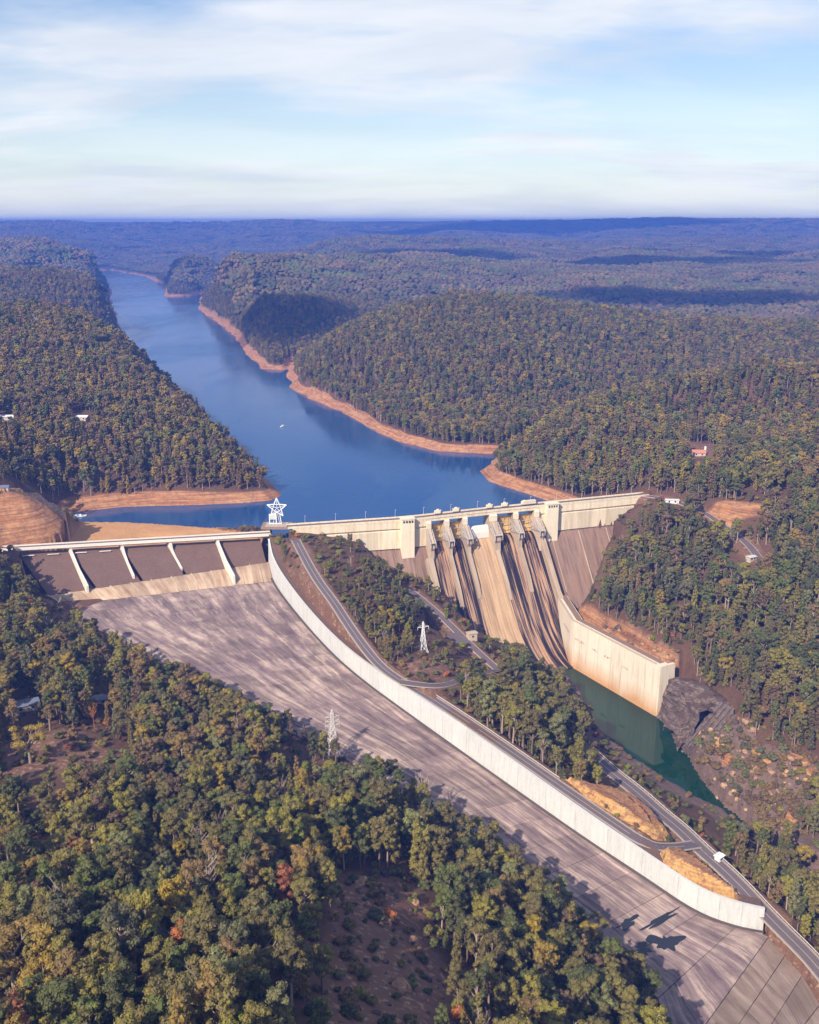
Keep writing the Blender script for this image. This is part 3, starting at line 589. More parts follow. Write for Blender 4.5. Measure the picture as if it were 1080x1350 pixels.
GRID = {}
def build_ground():
    th = np.radians(np.r_[np.arange(-180, -34, 4.0), np.arange(-33, 33.01, 0.125), np.arange(36, 180, 4.0)])
    rr = [2.0]
    while rr[-1] < 13500:
        q = rr[-1]; rr.append(q * (1.25 if q < 180 else 1.006 if q < 420 else 1.0036 if q < 1350 else 1.006 if q < 4000 else 1.013))
    rr = np.array(rr); R, T = np.meshgrid(rr, th, indexing='ij'); x = (R * np.sin(T)).ravel(); y = (R * np.cos(T)).ravel()
    z, m, sdg = heights(x, y, True)
    back = np.abs(T.ravel()) > math.radians(60); z = np.where(back, np.clip(z, -60, 90), z)
    GRID.update(r=rr, t=th, z=z.reshape(R.shape), sd=sdg.reshape(R.shape), m={k: v.reshape(R.shape) for k, v in m.items()})
    nr, nt = R.shape; idx = np.arange(nr * nt).reshape(nr, nt); nx = np.roll(idx, -1, axis=1)
    f = np.stack([idx[:-1], idx[1:], nx[1:], nx[:-1]], -1).reshape(-1, 4)
    me = bpy.data.meshes.new('ground'); me.vertices.add(len(x)); me.vertices.foreach_set('co', np.stack([x, y, z], 1).astype(np.float32).ravel())
    me.loops.add(f.size); me.loops.foreach_set('vertex_index', f.ravel().astype(np.int32)); me.polygons.add(len(f))
    me.polygons.foreach_set('loop_start', np.arange(0, f.size, 4, dtype=np.int32)); me.polygons.foreach_set('use_smooth', np.ones(len(f), bool))
    for k in ('rock', 'greyrock', 'dry', 'sand', 'canopy'):
        a = me.attributes.new(k, 'FLOAT', 'POINT'); a.data.foreach_set('value', m[k].astype(np.float32))
    me.materials.append(M['ground']); me.update(); me.validate()
    o = link('ground', me); tag(o, 'dry wooded hills, shores and gorge slopes of the river valley', 'ground', kind='structure')
build_ground()
exact_heights = heights
def heights(x, y, masks=False):                       # from here on: read the finished ground sheet
    x = np.asarray(x, float); y = np.asarray(y, float); r = np.hypot(x, y); t = np.arctan2(x, y); R_, T_ = GRID['r'], GRID['t']
    i = np.clip(np.searchsorted(R_, r) - 1, 0, len(R_) - 2); j = np.clip(np.searchsorted(T_, t) - 1, 0, len(T_) - 2)
    a = np.clip((r - R_[i]) / (R_[i + 1] - R_[i]), 0, 1); b = np.clip((t - T_[j]) / (T_[j + 1] - T_[j]), 0, 1)
    def g(A): return (A[i, j] * (1 - b) + A[i, j + 1] * b) * (1 - a) + (A[i + 1, j] * (1 - b) + A[i + 1, j + 1] * b) * a
    if not masks: return g(GRID['z'])
    return g(GRID['z']), {k: g(v) for k, v in GRID['m'].items()}, g(GRID['sd'])

def sheet(name, poly, z, mat, label, cat):
    import bmesh
    bm = bmesh.new(); f = bm.faces.new([bm.verts.new((p[0], p[1], z)) for p in poly]); f.normal_update()
    if f.normal.z < 0: f.normal_flip()
    bmesh.ops.triangulate(bm, faces=bm.faces[:]); me = bpy.data.meshes.new(name); bm.to_mesh(me); bm.free(); me.materials.append(mat)
    return tag(link(name, me), label, cat, kind='structure')
def grow(poly, d):
    poly = np.asarray(poly); a = 0.5 * np.sum(poly[:, 0] * np.roll(poly[:, 1], -1) - np.roll(poly[:, 0], -1) * poly[:, 1]); s = 1 if a > 0 else -1
    t = np.roll(poly, -1, 0) - np.roll(poly, 1, 0); t /= np.linalg.norm(t, axis=1)[:, None]; o = poly.copy(); o[:, 0] += s * t[:, 1] * d; o[:, 1] -= s * t[:, 0] * d; return o
_rw = np.array(RES_W); _rd = np.hypot(_rw[:, 0], _rw[:, 1]); _g = grow(RES, 1.0) - RES
_k = np.r_[np.clip(_rd * 0.018, 14, 40), np.full(len(DAM_BACK), 1.5), np.full(len(APRON_W), 4.0)]
sheet('reservoir_water', RES + _g * _k[:, None], 0.0, M['lake'], 'wide blue reservoir winding back between the wooded hills', 'water')
sheet('river_water', grow(POOL, 9), POOL_Z, M['pool'], 'still dark green river pool below the dam', 'water')
# ------------------------------------------------------------------ roads
def ribbon(line, hw, z, name, mat, parent=None, w0=None, drop=0.0):
    line = resample(line, 4.0); l = offset_line(line, -hw); r = offset_line(line, hw); n = len(line); v = []
    for i in range(n):
        v += [(l[i][0], l[i][1], line[i][2] + z), (r[i][0], r[i][1], line[i][2] + z)]
    f = [(2 * i, 2 * i + 1, 2 * i + 3, 2 * i + 2) for i in range(n - 1)]
    if drop:                                              # solid slab edge
        b = len(v); v += [(p[0], p[1], p[2] - drop) for p in v]
        for i in range(n - 1): f += [(2 * i + 2, b + 2 * i + 2, b + 2 * i, 2 * i), (2 * i + 1, b + 2 * i + 1, b + 2 * i + 3, 2 * i + 3)]
        f += [(0, b, b + 1, 1), (2 * n - 1, b + 2 * n - 1, b + 2 * n - 2, 2 * n - 2)]
    return add(name, v, f, mat, parent)
def strip(line, o0, o1, z0, z1, name, mat, parent):        # kerb or barrier: a small wall between two offsets
    a = offset_line(line, o0); b = offset_line(line, o1); n = len(line); v = []
    for i in range(n):
        zb = line[i][2]; v += [(a[i][0], a[i][1], zb + z0), (a[i][0], a[i][1], zb + z1), (b[i][0], b[i][1], zb + z1), (b[i][0], b[i][1], zb + z0)]
    f = [(4 * i + k, 4 * i + (k + 1) % 4, 4 * i + 4 + (k + 1) % 4, 4 * i + 4 + k) for i in range(n - 1) for k in range(4)] + [(3, 2, 1, 0), (4 * n - 4, 4 * n - 3, 4 * n - 2, 4 * n - 1)]
    return add(name, v, f, mat, parent)
def road(name, line, hw, label, kerbs=True, dash=True, z=0.0):
    o = ribbon(line, hw, 0.06 + z, name, M['asphalt'], drop=0.6); tag(o, label, 'road', kind='structure')
    rl = resample(line, 4.0)
    if kerbs:
        for s in (-1, 1): strip(rl, s * hw, s * (hw + 0.45), -0.3, 0.20 + z, 'kerb', M['kerb'], o)
    if dash:
        fine = resample(line, 3.0)
        ribbon(fine[2:-3], 0.13, 0.085 + z, 'centre_line', M['paint'], o)
        for s in (-1, 1): ribbon(offset_line(rl, s * (hw - 0.45)), 0.11, 0.085 + z, 'edge_line', M['paint'], o)
    return o
road('upper_road', ROAD_UPPER, 3.5, 'two lane road curving down from the dam crest behind the pale wall')
road('lower_road', ROAD_LOWER, 4.2, 'two lane road along the river below the ochre rock cuttings', z=0.01)
road('spur_road', ROAD_SPUR, 3.2, 'short road branching off at the hairpin towards the trees', dash=False, z=-0.02)
road('service_road', ROAD_SERV, 2.8, 'narrow service road slanting down across the dam foot', dash=False)
road('right_bank_road', ROAD_RIGHT, 3.2, 'road leaving the right end of the dam crest', dash=False)
cp = add('car_park', [(p[0], p[1], -31.2) for p in CARPARK], [tuple(range(len(CARPARK)))], M['asphalt']); tag(cp, 'small asphalt car park on the slope below the dam', 'car park', kind='structure')
for i in range(6):
    a = CARPARK[0] + (CARPARK[1] - CARPARK[0]) * (i + .5) / 6; b = a + np.array([2.0, -8.5, 0])
    ribbon(np.array([[a[0], a[1], -31.2], [b[0], b[1], -31.2]]), 0.12, 0.012, 'bay_line', M['paint'], cp)

# ------------------------------------------------------------------ spillway chute: floor slabs
root = empty('spillway_chute', tuple(chute(60, .5))); tag(root, 'broad streaked concrete spillway chute sloping from the bridge to the lower right', 'spillway')
inv = Matrix.Translation(-Vector(root.location))
def slab(s0, s1, w0, w1, mat, name='slab', lift=0.0, thick=1.2, ns=2):
    g = 0.20; v = []; uv = []; ss = np.linspace(s0, s1, ns + 1)
    for s in ss:
        for w in (w0, w1):
            p = chute(s, w); q = chute(s, w0 + (w1 - w0) * .5); e = q - p; L = np.linalg.norm(e[:2]) + 1e-6; p = p + e / L * g; v.append(p + np.array([0, 0, lift])); uv.append((s, w * 90 + 7 * (w0 > 0)))
    n = len(v); v += [p - np.array([0, 0, thick]) for p in v]; uv += uv
    f = [(2 * i, 2 * i + 1, 2 * i + 3, 2 * i + 2)[::-1] for i in range(ns)]
    for i in range(ns): f += [(2 * i, 2 * i + 2, n + 2 * i + 2, n + 2 * i), (2 * i + 1, n + 2 * i + 1, n + 2 * i + 3, 2 * i + 3)]
    f += [(0, n, n + 1, 1), (2 * ns, 2 * ns + 1, n + 2 * ns + 1, n + 2 * ns)]
    v = [Vector(p) - Vector(root.location) for p in v]
    return add(name, v, f, mat, root, uv=uv)
s_ogee = _s[1]; rows = np.linspace(s_ogee, _s[12] + 4, 27)
for i in range(26):
    wd = np.linalg.norm((chute(rows[i], 0) - chute(rows[i], 1))[:2]); nw = max(4, int(round(wd / 13)))
    for j in range(nw):
        slab(rows[i] + .18, rows[i + 1] - .18, j / nw, (j + 1) / nw, M['chute'], lift=random.uniform(-.05, .05))
arow = np.linspace(_s[12] + 4, CH_LEN, 5)
for i in range(4):
    for j in range(4): slab(arow[i] + .18, arow[i + 1] - .18, j / 4, (j + 1) / 4, M['apron'], lift=random.uniform(-.25, .1))
# curved crest of the spillway below the fuse plugs: drop panels between low ribs
SILL_R, SILL_L = CR[0], CLt[0]
npan = 22
for j in range(npan):
    w0, w1 = j / npan, (j + 1) / npan; v = []; uv = []
    prof = [(-6, -.3), (0, 0), (.25, -.05), (.5, -.22), (.75, -.52), (1.0, -.86), (1.12, -1.0)]
    for t, dz in prof:
        for w in (w0 + .0007, w1 - .0007):
            a = SILL_R + (SILL_L - SILL_R) * w; b = CR[1] + (CLt[1] - CR[1]) * w
            p = a + (b - a) * (t if t >= 0 else t / 20.0); p[2] = a[2] + (b[2] - a[2]) * (-dz) - (0.4 if t < 0 else 0); p[2] += 0.12 * (j % 2) + (0.55 if t > -1 else 0) * 0
            v.append(Vector(p) - Vector(root.location)); uv.append((t * 22, w * 180))
    n = len(prof); f = [(2 * i, 2 * i + 2, 2 * i + 3, 2 * i + 1)[::-1] for i in range(n - 1)]
    k = len(v); v += [p - Vector((0, 0, 3)) for p in v]; uv += uv
    for i in range(n - 1): f += [(2 * i, k + 2 * i, k + 2 * i + 2, 2 * i + 2), (2 * i + 1, 2 * i + 3, k + 2 * i + 3, k + 2 * i + 1)]
    add('crest_panel', v, f, M['ogee'], root, uv=uv)
    if j % 2 == 1:
        mb = MB()
        for q in range(3):
            t0, t1 = q / 3, (q + 1) / 3
            def pt(t): 
                a = SILL_R + (SILL_L - SILL_R) * w1; b = CR[1] + (CLt[1] - CR[1]) * w1; p = a + (b - a) * t; p[2] = a[2] + (b[2] - a[2]) * t ** 1.7 + 0.35; return Vector(p) - Vector(root.location)
            mb.bar(pt(t0), pt(t1), 0.55)
        mb.build('rib', M['pier'], root)

# ------------------------------------------------------------------ pale wall along the chute
wroot = empty('chute_wall', tuple(WALL[len(WALL) // 2][:3])); tag(wroot, 'long curving pale concrete wall along the river side of the spillway chute', 'wall')
W0 = Vector(wroot.location)
wl = WALL; ws = np.r_[0, np.cumsum(np.linalg.norm(np.diff(wl[:, :2], axis=0), axis=1))]
npn = 46; thick = 0.9
def wall_at(t): return np.array([np.interp(t, ws, wl[:, k]) for k in range(5)])
for i in range(npn):
    t0, t1 = ws[-1] * i / npn + .05, ws[-1] * (i + 1) / npn - .05; v = []; uv = []
    hstep = 0.6 if 0.55 * npn < i < 0.60 * npn else 0.0
    tt = (t0, (t0 + t1) / 2, t1)
    for t in tt:
        a = wall_at(t); b = wall_at(min(t + 1, ws[-1])); c_ = wall_at(max(t - 1, 0)); d = b[:2] - c_[:2]; d /= np.linalg.norm(d); nrm = np.array([-d[1], d[0]])   # nrm: away from the chute
        off = 0.05 * (i % 2)
        for (o, z) in ((-off, a[2] - 2.5), (0.55 - off, a[2] + a[3] + hstep), (0.55 + thick, a[2] + a[3] + hstep), (0.55 + thick + .6, a[2] - 2.5)):
            v.append(Vector((a[0] + nrm[0] * o, a[1] + nrm[1] * o, z)) - W0); uv.append((t, z))
    f = []
    for k in range(2):
        for q in range(4): f.append((4 * k + q, 4 * k + (q + 1) % 4, 4 * k + 4 + (q + 1) % 4, 4 * k + 4 + q))
    f += [(3, 2, 1, 0), (8, 9, 10, 11)]
    add('wall_panel', v, f, M['white_wall'], wroot, uv=uv)
cop = offset_line(np.c_[wl[:, :2], wl[:, 2] + wl[:, 3]], -1.0); cop = cop - np.array([*W0])
strip(resample(cop, 5), -0.75, 0.75, 0.0, 0.28, 'coping', M['white_wall'], wroot)
strip(resample(cop, 5), -0.4, -8.6, -2.2, -1.0, 'backfill', M['earthfill'], wroot)
gut = np.c_[wl[:, :2], wl[:, 2]] - np.array([*W0]); strip(resample(gut[8:], 5), 0.4, 2.0, 0.05, 0.32, 'footing', M['shadow_fill'], wroot)  # dark strip along the wall foot, shade put into its colour

# ------------------------------------------------------------------ spillway bridge, piers and fuse plugs
bd = BR_B - BR_A; BL = float(np.linalg.norm(bd[:2])); bu = bd / BL; bn = np.array([bu[1], -bu[0], 0])     # bn: downstream
def br(t, d, z): p = BR_A + bu * t + bn * d; return Vector((p[0], p[1], z))
b_root = empty('spillway_bridge', br(BL / 2, 0, 20)); tag(b_root, 'long pale concrete road bridge on thin piers over the spillway head', 'bridge'); B0 = Vector(b_root.location)
def bpoly(pts, name, mat, t0, t1, parent=b_root):
    mb = MB(); mb.prism([br(t0, d, z) - B0 for d, z in pts], br(t1, 0, 0) - br(t0, 0, 0)); return mb.build(name, mat, parent)
bpoly([(-3.6, 18.6), (-3.6, 19.9), (3.6, 19.9), (3.6, 18.6), (2.4, 17.4), (-2.4, 17.4)], 'deck', M['bridge'], -14, BL + 6)
bpoly([(-4.1, 18.7), (-4.1, 21.1), (-3.7, 21.1), (-3.7, 18.7)], 'parapet', M['bridge'], -14, BL + 6)
bpoly([(3.7, 18.7), (3.7, 21.1), (4.1, 21.1), (4.1, 18.7)], 'parapet', M['bridge'], -14, BL + 6)
bpoly([(-3.55, 19.95), (-3.55, 20.02), (3.55, 20.02), (3.55, 19.95)], 'roadway', M['asphalt'], -14, BL + 6)
pier_px = [92, 160, 223, 286]; toe_px = [(116, 779), (177, 766), (240, 756), (309, 766)]
us = np.linspace(0, BL, 400); bpx = project(np.array([br(t, 0, 17) for t in us]))[0]
tp = [float(np.interp(px, bpx, us)) for px in pier_px]
def sill(t):                                     # point of the sill line below bridge station t
    w = 1 - t / BL; return SILL_R + (SILL_L - SILL_R) * np.clip(w, 0, 1)
plug_bounds = [0] + tp + [BL - 1]
for k, t in enumerate(tp):
    toe = P(*toe_px[k], -6 + k * 1.2 - (3 if k == 3 else 0)); top = br(t, 0, 0); d = Vector((toe[0] - top.x, toe[1] - top.y, 0)); L = d.length; d.normalize(); s = Vector((-d.y, d.x, 0)) * 0.85
    prof = [(-5, 17.4), (4, 17.4), (4.6, 15.6), (L * .25, 12.2), (L * .5, 13.6 + (toe[2] - 13.6) * .5 + 2.4), (L * .75, 13.6 + (toe[2] - 13.6) * .75 + 3.6), (L * .97, toe[2] + 5.0), (L, toe[2] + 4.2), (L + .4, toe[2] - 3), (-5, toe[2] - 3)]
    mb = MB(); mb.prism([Vector((top.x, top.y, 0)) + d * a + Vector((0, 0, z)) - s - B0 for a, z in prof], s * 2); mb.build('pier', M['bridge'], b_root)
mb = MB(); mb.box(br(-6, 0, 8) - B0, (14, 9, 19), math.atan2(bu[1], bu[0])); mb.build('abutment', M['pier'], b_root)
lab = ['far left', 'second from the left', 'middle', 'second from the right', 'far right']
for k in range(5):
    t0, t1 = plug_bounds[k] + 1.3, plug_bounds[k + 1] - 1.3; o = empty('fuse_plug', br((t0 + t1) / 2, 0, 0)); v = []; nt = 7
    for i in range(nt):
        t = t0 + (t1 - t0) * i / (nt - 1); sp = sill(t); c_ = br(t, 0, 0); cen = np.array([c_.x, c_.y, 0]); dn = sp - cen
        for q, (a, z) in enumerate([(-2.6, -3), (-1.6, 3), (-.62, 13.2), (-.25, 14), (.0, 13.6), (.35, 8.2), (.7, 3.3), (1.02, -1.0), (1.1, -4)]):
            ln = np.linalg.norm(dn[:2]); p = cen + dn * (a if a > 0 else 0) + np.array([-bn[0], -bn[1], 0]) * (-a * 14 if a < 0 else 0)
            if a > 0.3: z = 13.6 + (sp[2] + .6 - 13.6) * min(a, 1.0) if a <= 1.02 else sp[2] - 4
            v.append(Vector((p[0], p[1], z + random.uniform(-.15, .15))) - Vector(o.location))
    f = [(9 * i + q, 9 * i + q + 1, 9 * i + 10 + q, 9 * i + 9 + q)[::-1] for i in range(nt - 1) for q in range(8)]
    add('embankment', v, f, M['earthfill'], o)
    mb = MB()
    for t, w in (((t0 * .8 + t1 * .2), 9), ((t0 * .3 + t1 * .7), 9)):
        pa = br(t - w / 2, 3.0, 13.75) - Vector(o.location); pb = br(t + w / 2, 3.0, 13.75) - Vector(o.location)
        if k in (0, 1): mb.bar(pa, pb, 0.4)
    if mb.v: mb.build('pilot_channel_kerb', M['bridge'], o)
    tag(o, 'dark brown earth fuse plug embankment under the bridge, %s of the five' % lab[k], 'embankment', 'fuse plug embankments under the spillway bridge')

# ------------------------------------------------------------------ main dam
d_root = empty('dam', tuple(dam(DAM_LEN / 2, 0, 0))); tag(d_root, 'tall concrete gravity dam with cream crest wall, gate towers and stained spillway', 'dam'); D0 = Vector(d_root.location)
def dv(u, d, z): return Vector(dam(u, d, z)) - D0
def sweep(name, prof, u0, u1, mat, nu=1, parent=d_root, closed=True):
    """profile (d, z) carried along the crest; v of the UV map is metres along the profile"""
    n = len(prof); L = np.r_[0, np.cumsum([math.dist(prof[i], prof[i + 1]) for i in range(n - 1)])]; v = []; uv = []
    for i in range(nu + 1):
        u = u0 + (u1 - u0) * i / nu
        for k, (d, z) in enumerate(prof): v.append(dv(u, d, z)); uv.append((u, L[k]))
    f = []
    m = n if closed else n - 1
    for i in range(nu):
        for k in range(m): f.append((i * n + k, (i + 1) * n + k, (i + 1) * n + (k + 1) % n, i * n + (k + 1) % n)[::-1])
    if closed: f += [tuple(range(n - 1, -1, -1))[::-1], tuple(range(nu * n, nu * n + n))[::-1]]
    return add(name, v, f, mat, parent, uv=uv)
SL = 0.78
T_L, T_R = u_at(537.5, 7, 5), u_at(727, 7, 5)                 # towers
def blocks(u0, u1, zlow):
    n = max(1, int(round((u1 - u0) / 14.5)))
    for i in range(n):
        a, b = u0 + (u1 - u0) * i / n + .06, u0 + (u1 - u0) * (i + 1) / n - .06; e = random.uniform(-.12, .12)
        sweep('crest_block', [(-5, -20), (-5, 21), (3.0, 21), (3.0, 12.6), (4.0 + e, 11.8), (4.0 + e, -4.2), (-4, -5.5)][::-1], a, b, M['cream'])
        sweep('face_block', [(-5.2, -95), (-5.0, -20.2), (-4.2, -5.8), (4.4 + e, -5.0), (4.6 + e, -5.6), (4.6 + e - SL * (zlow + 5.6), zlow), (4.6 - SL * (zlow + 5.6), -95)][::-1], a, b, M['weathered'])
        if i % 2 == 0 and a > 150: sweep('face_rib', [(4.7, -6), (5.3, -6.0), (5.3 - SL * (zlow * .8 + 6), zlow * .8), (4.7 - SL * (zlow * .8 + 6), zlow * .8)][::-1], b - .35, b + .35, M['pier'])
    sweep('cornice', [(3.0, 21.0), (3.0, 12.7), (4.7, 14.2), (4.7, 21.0)], u0, u1, M['cream'], nu=max(1, n))
blocks(0, U_L - 1.5, -70)
blocks(U_R + 1.5, DAM_LEN, -64)
# crest road and parapets
sweep('crest_road', [(-4.6, 21.0), (-4.6, 21.25), (4.2, 21.25), (4.2, 21.0)], -4, DAM_LEN + 2, M['asphalt'], nu=18)
sweep('parapet', [(-5.3, 20.6), (-5.3, 22.5), (-4.7, 22.5), (-4.7, 20.6)], -4, DAM_LEN + 2, M['cream'], nu=18)
sweep('parapet', [(4.3, 20.6), (4.3, 22.5), (4.9, 22.5), (4.9, 20.6)], -4, DAM_LEN + 2, M['cream'], nu=18)
for k in range(13):                                           # lamp posts on the upstream parapet
    u = 12 + k * (DAM_LEN - 24) / 12; mb = MB(); mb.bar(dv(u, -4.9, 22.5), dv(u, -4.9, 29), 0.16, 5, .1); mb.bar(dv(u, -4.9, 29), dv(u, -3.2, 29.3), 0.1); mb.box(dv(u, -3.0, 29.25), (.7, .5, .2)); mb.build('lamp_post', M['galv'], d_root)
# towers
for T in (T_L, T_R):
    t = sweep('tower', [(3, -14), (3, 23.2), (9.6, 23.2), (9.6, -14), (8.0, -15.2)], T - 5.6, T + 5.6, M['cream_tower'])
    sweep('tower_cap', [(2.4, 23.2), (2.4, 24.4), (10.1, 24.4), (10.1, 23.2)], T - 6.2, T + 6.2, M['cream_tower'], parent=t)
    for q in range(4):
        w = sweep('window', [(9.45, 20.3), (9.45, 22.2), (9.68, 22.2), (9.68, 20.3)], T - 4.6 + q * 2.5, T - 3.1 + q * 2.5, M['glass'], parent=t)
# spillway
def ogee(zc, lift=0.0):
    pr = [(-4.5, zc - 9), (-3, zc - 1.2), (0, zc - .1), (2, zc), (5, zc - 1.0), (9, zc - 4.0), (13, zc - 8.2), (17, zc - 13.0)]
    d, z = pr[-1]; k = 0.86
    while z > -66: z -= 6; d += 6 * k; pr.append((d, z))
    x0 = d
    for t in np.linspace(.15, 1, 7):
        pr.append((x0 + (110 - x0) * t, z + (POOL_Z + 1 - z) * (1 - (1 - t) ** 1.9)))
    return [(a + lift * .65, b + lift * .76) for a, b in pr]
PIER_PX = [567, 589, 613, 650, 680, 703]
PU = [u_at(px, 6, 14) for px in PIER_PX]; PU[0] = U_L; PU[-1] = U_R
TOE_SHIFT = 0.0
OG = ogee(-3.0)
base = OG + [(110, -99), (-5, -99)]
for k in range(5):
    a, b = PU[k] + .05, PU[k + 1] - .05; m = M['tan'] if k == 2 else M['stained']; n = 5 if k == 2 else 2
    for i in range(n):
        u0, u1 = a + (b - a) * i / n, a + (b - a) * (i + 1) / n; e = random.uniform(-.10, .10)
        sweep('spillway_strip', [(x + e * .6, y + e * .7) for x, y in OG] + [(110, -99), (-5, -99)], u0 + .04, u1 - .04, m)
def og_at(z):
    zs = [p[1] for p in OG[3:]][::-1]; ds = [p[0] for p in OG[3:]][::-1]; return float(np.interp(z, zs, ds))
def divider(u, half, ztop, zend, h, mat, name='divider_wall'):
    z = np.linspace(ztop, zend, 14); top = [(og_at(q) + h * .7 * min(1, (q - zend) / 12 + .15), q + h * .75 * min(1, (q - zend) / 12 + .15)) for q in z]; bot = [(og_at(q) - .8, q - .8) for q in z[::-1]]
    return sweep(name, top + bot, u - half, u + half, mat)
for k, u in enumerate(PU):
    hw = 1.7 if k not in (3,) else 3.0
    pr = [(-7.5, 19.0), (5.5, 19.0), (6.0, 13.5), (9.0, 10.5), (17.5, 1.5), (18.2, -3.0), (17, -5.5), (og_at(-17), -17.5), (-4, -17), (-7.5, -12)]
    p = sweep('pier', pr[::-1], u - hw, u + hw, M['pier'])
    sweep('pier_head', [(5.2, 19.0), (5.2, 12.2), (7.6, 12.2), (7.6, 17.5)][::-1], u - hw - .35, u + hw + .35, M['cream_tower'], parent=p)
    mb = MB()                                                  # trunnion bracket frame on the pier nose
    for s in (-1, 1):
        for a, b in (((8, 11.5), (19.5, 2.2)), ((8, 6.5), (19.5, 1.2)), ((12, 8.5), (12.4, 4.5)), ((16, 5.2), (16.2, 2.6)), ((19.5, 3.2), (19.5, -2.2)), ((14, 6.5), (17, 1.5))):
            mb.bar(dv(u + s * (hw + .7), a[0], a[1]), dv(u + s * (hw + .7), b[0], b[1]), 0.42)
    mb.bar(dv(u - hw - 1, 19.2, 2.4), dv(u + hw + 1, 19.2, 2.4), 0.7, 6); mb.build('trunnion_frame', M['gate_grey'], p)
    if k == 0: divider(u - 3.0, 3.2, -14, -58, 4.0, M['divider'])
    elif k == 5: pass
    else: divider(u, 1.9, -14, -46 - 4 * (k % 2), 3.0, M['divider'])
# radial gates in the four side bays, drum gate in the centre bay
for k in (0, 1, 3, 4):
    a, b = PU[k] + 2.0, PU[k + 1] - 2.0
    if k == 3: a = PU[k] + 3.3
    arc = [(-2.2 + 3.2 * math.sin(t), -2.4 + 16.2 * q) for q, t in ((0, .9), (.25, .35), (.5, .05), (.75, .15), (1, .5))]
    g = sweep('radial_gate', arc + [(x - .5, z) for x, z in arc[::-1]], a, b, M['gate_gold'])
    for q in range(4):
        sweep('gate_rib', [(x + .02, z) for x, z in arc] + [(x + .55, z) for x, z in arc[::-1]], a + (b - a) * (q + .5) / 4 - .16, a + (b - a) * (q + .5) / 4 + .16, M['gate_gold'], parent=g)
    for s in (a + .8, b - .8):
        mb = MB()
        for z in (10, 4, -.5): mb.bar(dv(s, -1.2, z), dv(s, 18.6, 2.3), 0.36)
        mb.bar(dv(s, 7, 7.2), dv(s, 7, 1.2), .25); mb.build('gate_arm', M['gate_grey'], g)
    mb = MB(); 
    for z in (3, 8.5): mb.bar(dv(a + .4, 2.2, z), dv(b - .4, 2.2, z), 0.32)
    mb.build('gate_beam', M['gate_grey'], g)
a, b = PU[2] + 1.75, PU[3] - 3.05
sweep('drum_gate', [(-4, -3.4), (-3.6, 4.5), (-1.5, 7.4), (1.2, 7.9), (3.2, 6.4), (4.2, 2.0), (4.4, -3.4)][::-1], a, b, M['drum'])
# gate bridge over the bays
sweep('gate_bridge', [(-4.7, 18.0), (-4.7, 20.9), (4.4, 20.9), (4.4, 18.0), (3.2, 17.2), (-3.5, 17.2)], U_L - 2, U_R + 2, M['cream'], nu=6)
for k, px in enumerate((577, 601, 645, 665, 691)):
    u = u_at(px, -4, 22); h = empty('hoist_house', dv(u, -4.5, 22.4) + D0) if False else None
    mb = MB(); c_ = dv(u, -3.6, 23.0); rz = math.atan2(*(DAM_LINE[3] - DAM_LINE[1])[::-1]); mb.box(c_ + Vector((0, 0, .6)), (4.6, 2.4, 2.6), rz); mb.box(c_ + Vector((0, 0, 2.3)), (2.2, 1.8, 1.4), rz)
    for s in (-1, 1): mb.bar(dv(u + s * 2.9, -3.6, 22.2), dv(u + s * 2.9, -3.6, 25.2), 0.5, 8)
    mb.build('hoist', M['cream_tower'], d_root)
mb = MB(); mb.box(dv(u_at(697, -4, 22), -3.4, 24.0), (13, 3.4, 3.2), rz); mb.build('control_house', M['cream'], d_root)

# right divider that turns into the long training wall
TW_A, TW_B = P(751, 878, POOL_Z), P(863, 944, POOL_Z); TW_TOP = -50.5
def ledge():
    z = list(np.linspace(-8, -50, 10)); top = [(og_at(q) + 3.2, q + 4.2) for q in z]
    bot = [(og_at(q) - 2.5, q - 2.5) for q in z[::-1]]
    return sweep('divider_wall', [(9, -2)] + top + [(og_at(-60) + 1, -50.5), (og_at(-60) + 1, -62)] + bot + [(6, -12)], U_R + .1, U_R + 5.0, M['divider'])
ledge()
t_root = empty('training_wall', tuple((TW_A + TW_B) / 2)); tag(t_root, 'high cream training wall rising from the green pool, rust stained along the waterline', 'wall'); T0 = Vector(t_root.location)
start = dam(U_R + 1.0, og_at(-50.5) + 1.0, POOL_Z); line = np.array([start, TW_A, TW_B])
line = resample(line, 1.0); tl = np.r_[0, np.cumsum(np.linalg.norm(np.diff(line[:, :2], axis=0), axis=1))]; npn = 12
for i in range(npn):
    t0, t1 = tl[-1] * i / npn + .06, tl[-1] * (i + 1) / npn - .06; v = []; uv = []
    for t in (t0, (t0 + t1) / 2, t1):
        p = np.array([np.interp(t, tl, line[:, k]) for k in range(2)]); q = np.array([np.interp(min(t + 1, tl[-1]), tl, line[:, k]) for k in range(2)]) - np.array([np.interp(max(t - 1, 0), tl, line[:, k]) for k in range(2)])
        q /= np.linalg.norm(q); nrm = np.array([-q[1], q[0]])
        for o, z in ((0, POOL_Z - 6), (0.8, TW_TOP), (10.0, TW_TOP - .1), (10.0, POOL_Z - 6)):
            v.append(Vector((p[0] + nrm[0] * o, p[1] + nrm[1] * o, z)) - T0); uv.append((t, z - POOL_Z))
    f = [(4 * k + q, 4 * k + (q + 1) % 4, 4 * k + 4 + (q + 1) % 4, 4 * k + 4 + q) for k in range(2) for q in range(4)] + [(3, 2, 1, 0), (8, 9, 10, 11)]
    add('wall_panel', v, f, M['training'], t_root, uv=uv)
tv = (TW_B - TW_A)[:2]; tv /= np.linalg.norm(tv); tn = np.array([-tv[1], tv[0]])
e = TW_B[:2] + tv * .1; prof = [(.3, POOL_Z - 4), (.9, TW_TOP + .02), (15, TW_TOP), (16, TW_TOP - 16), (15, POOL_Z - 4)]
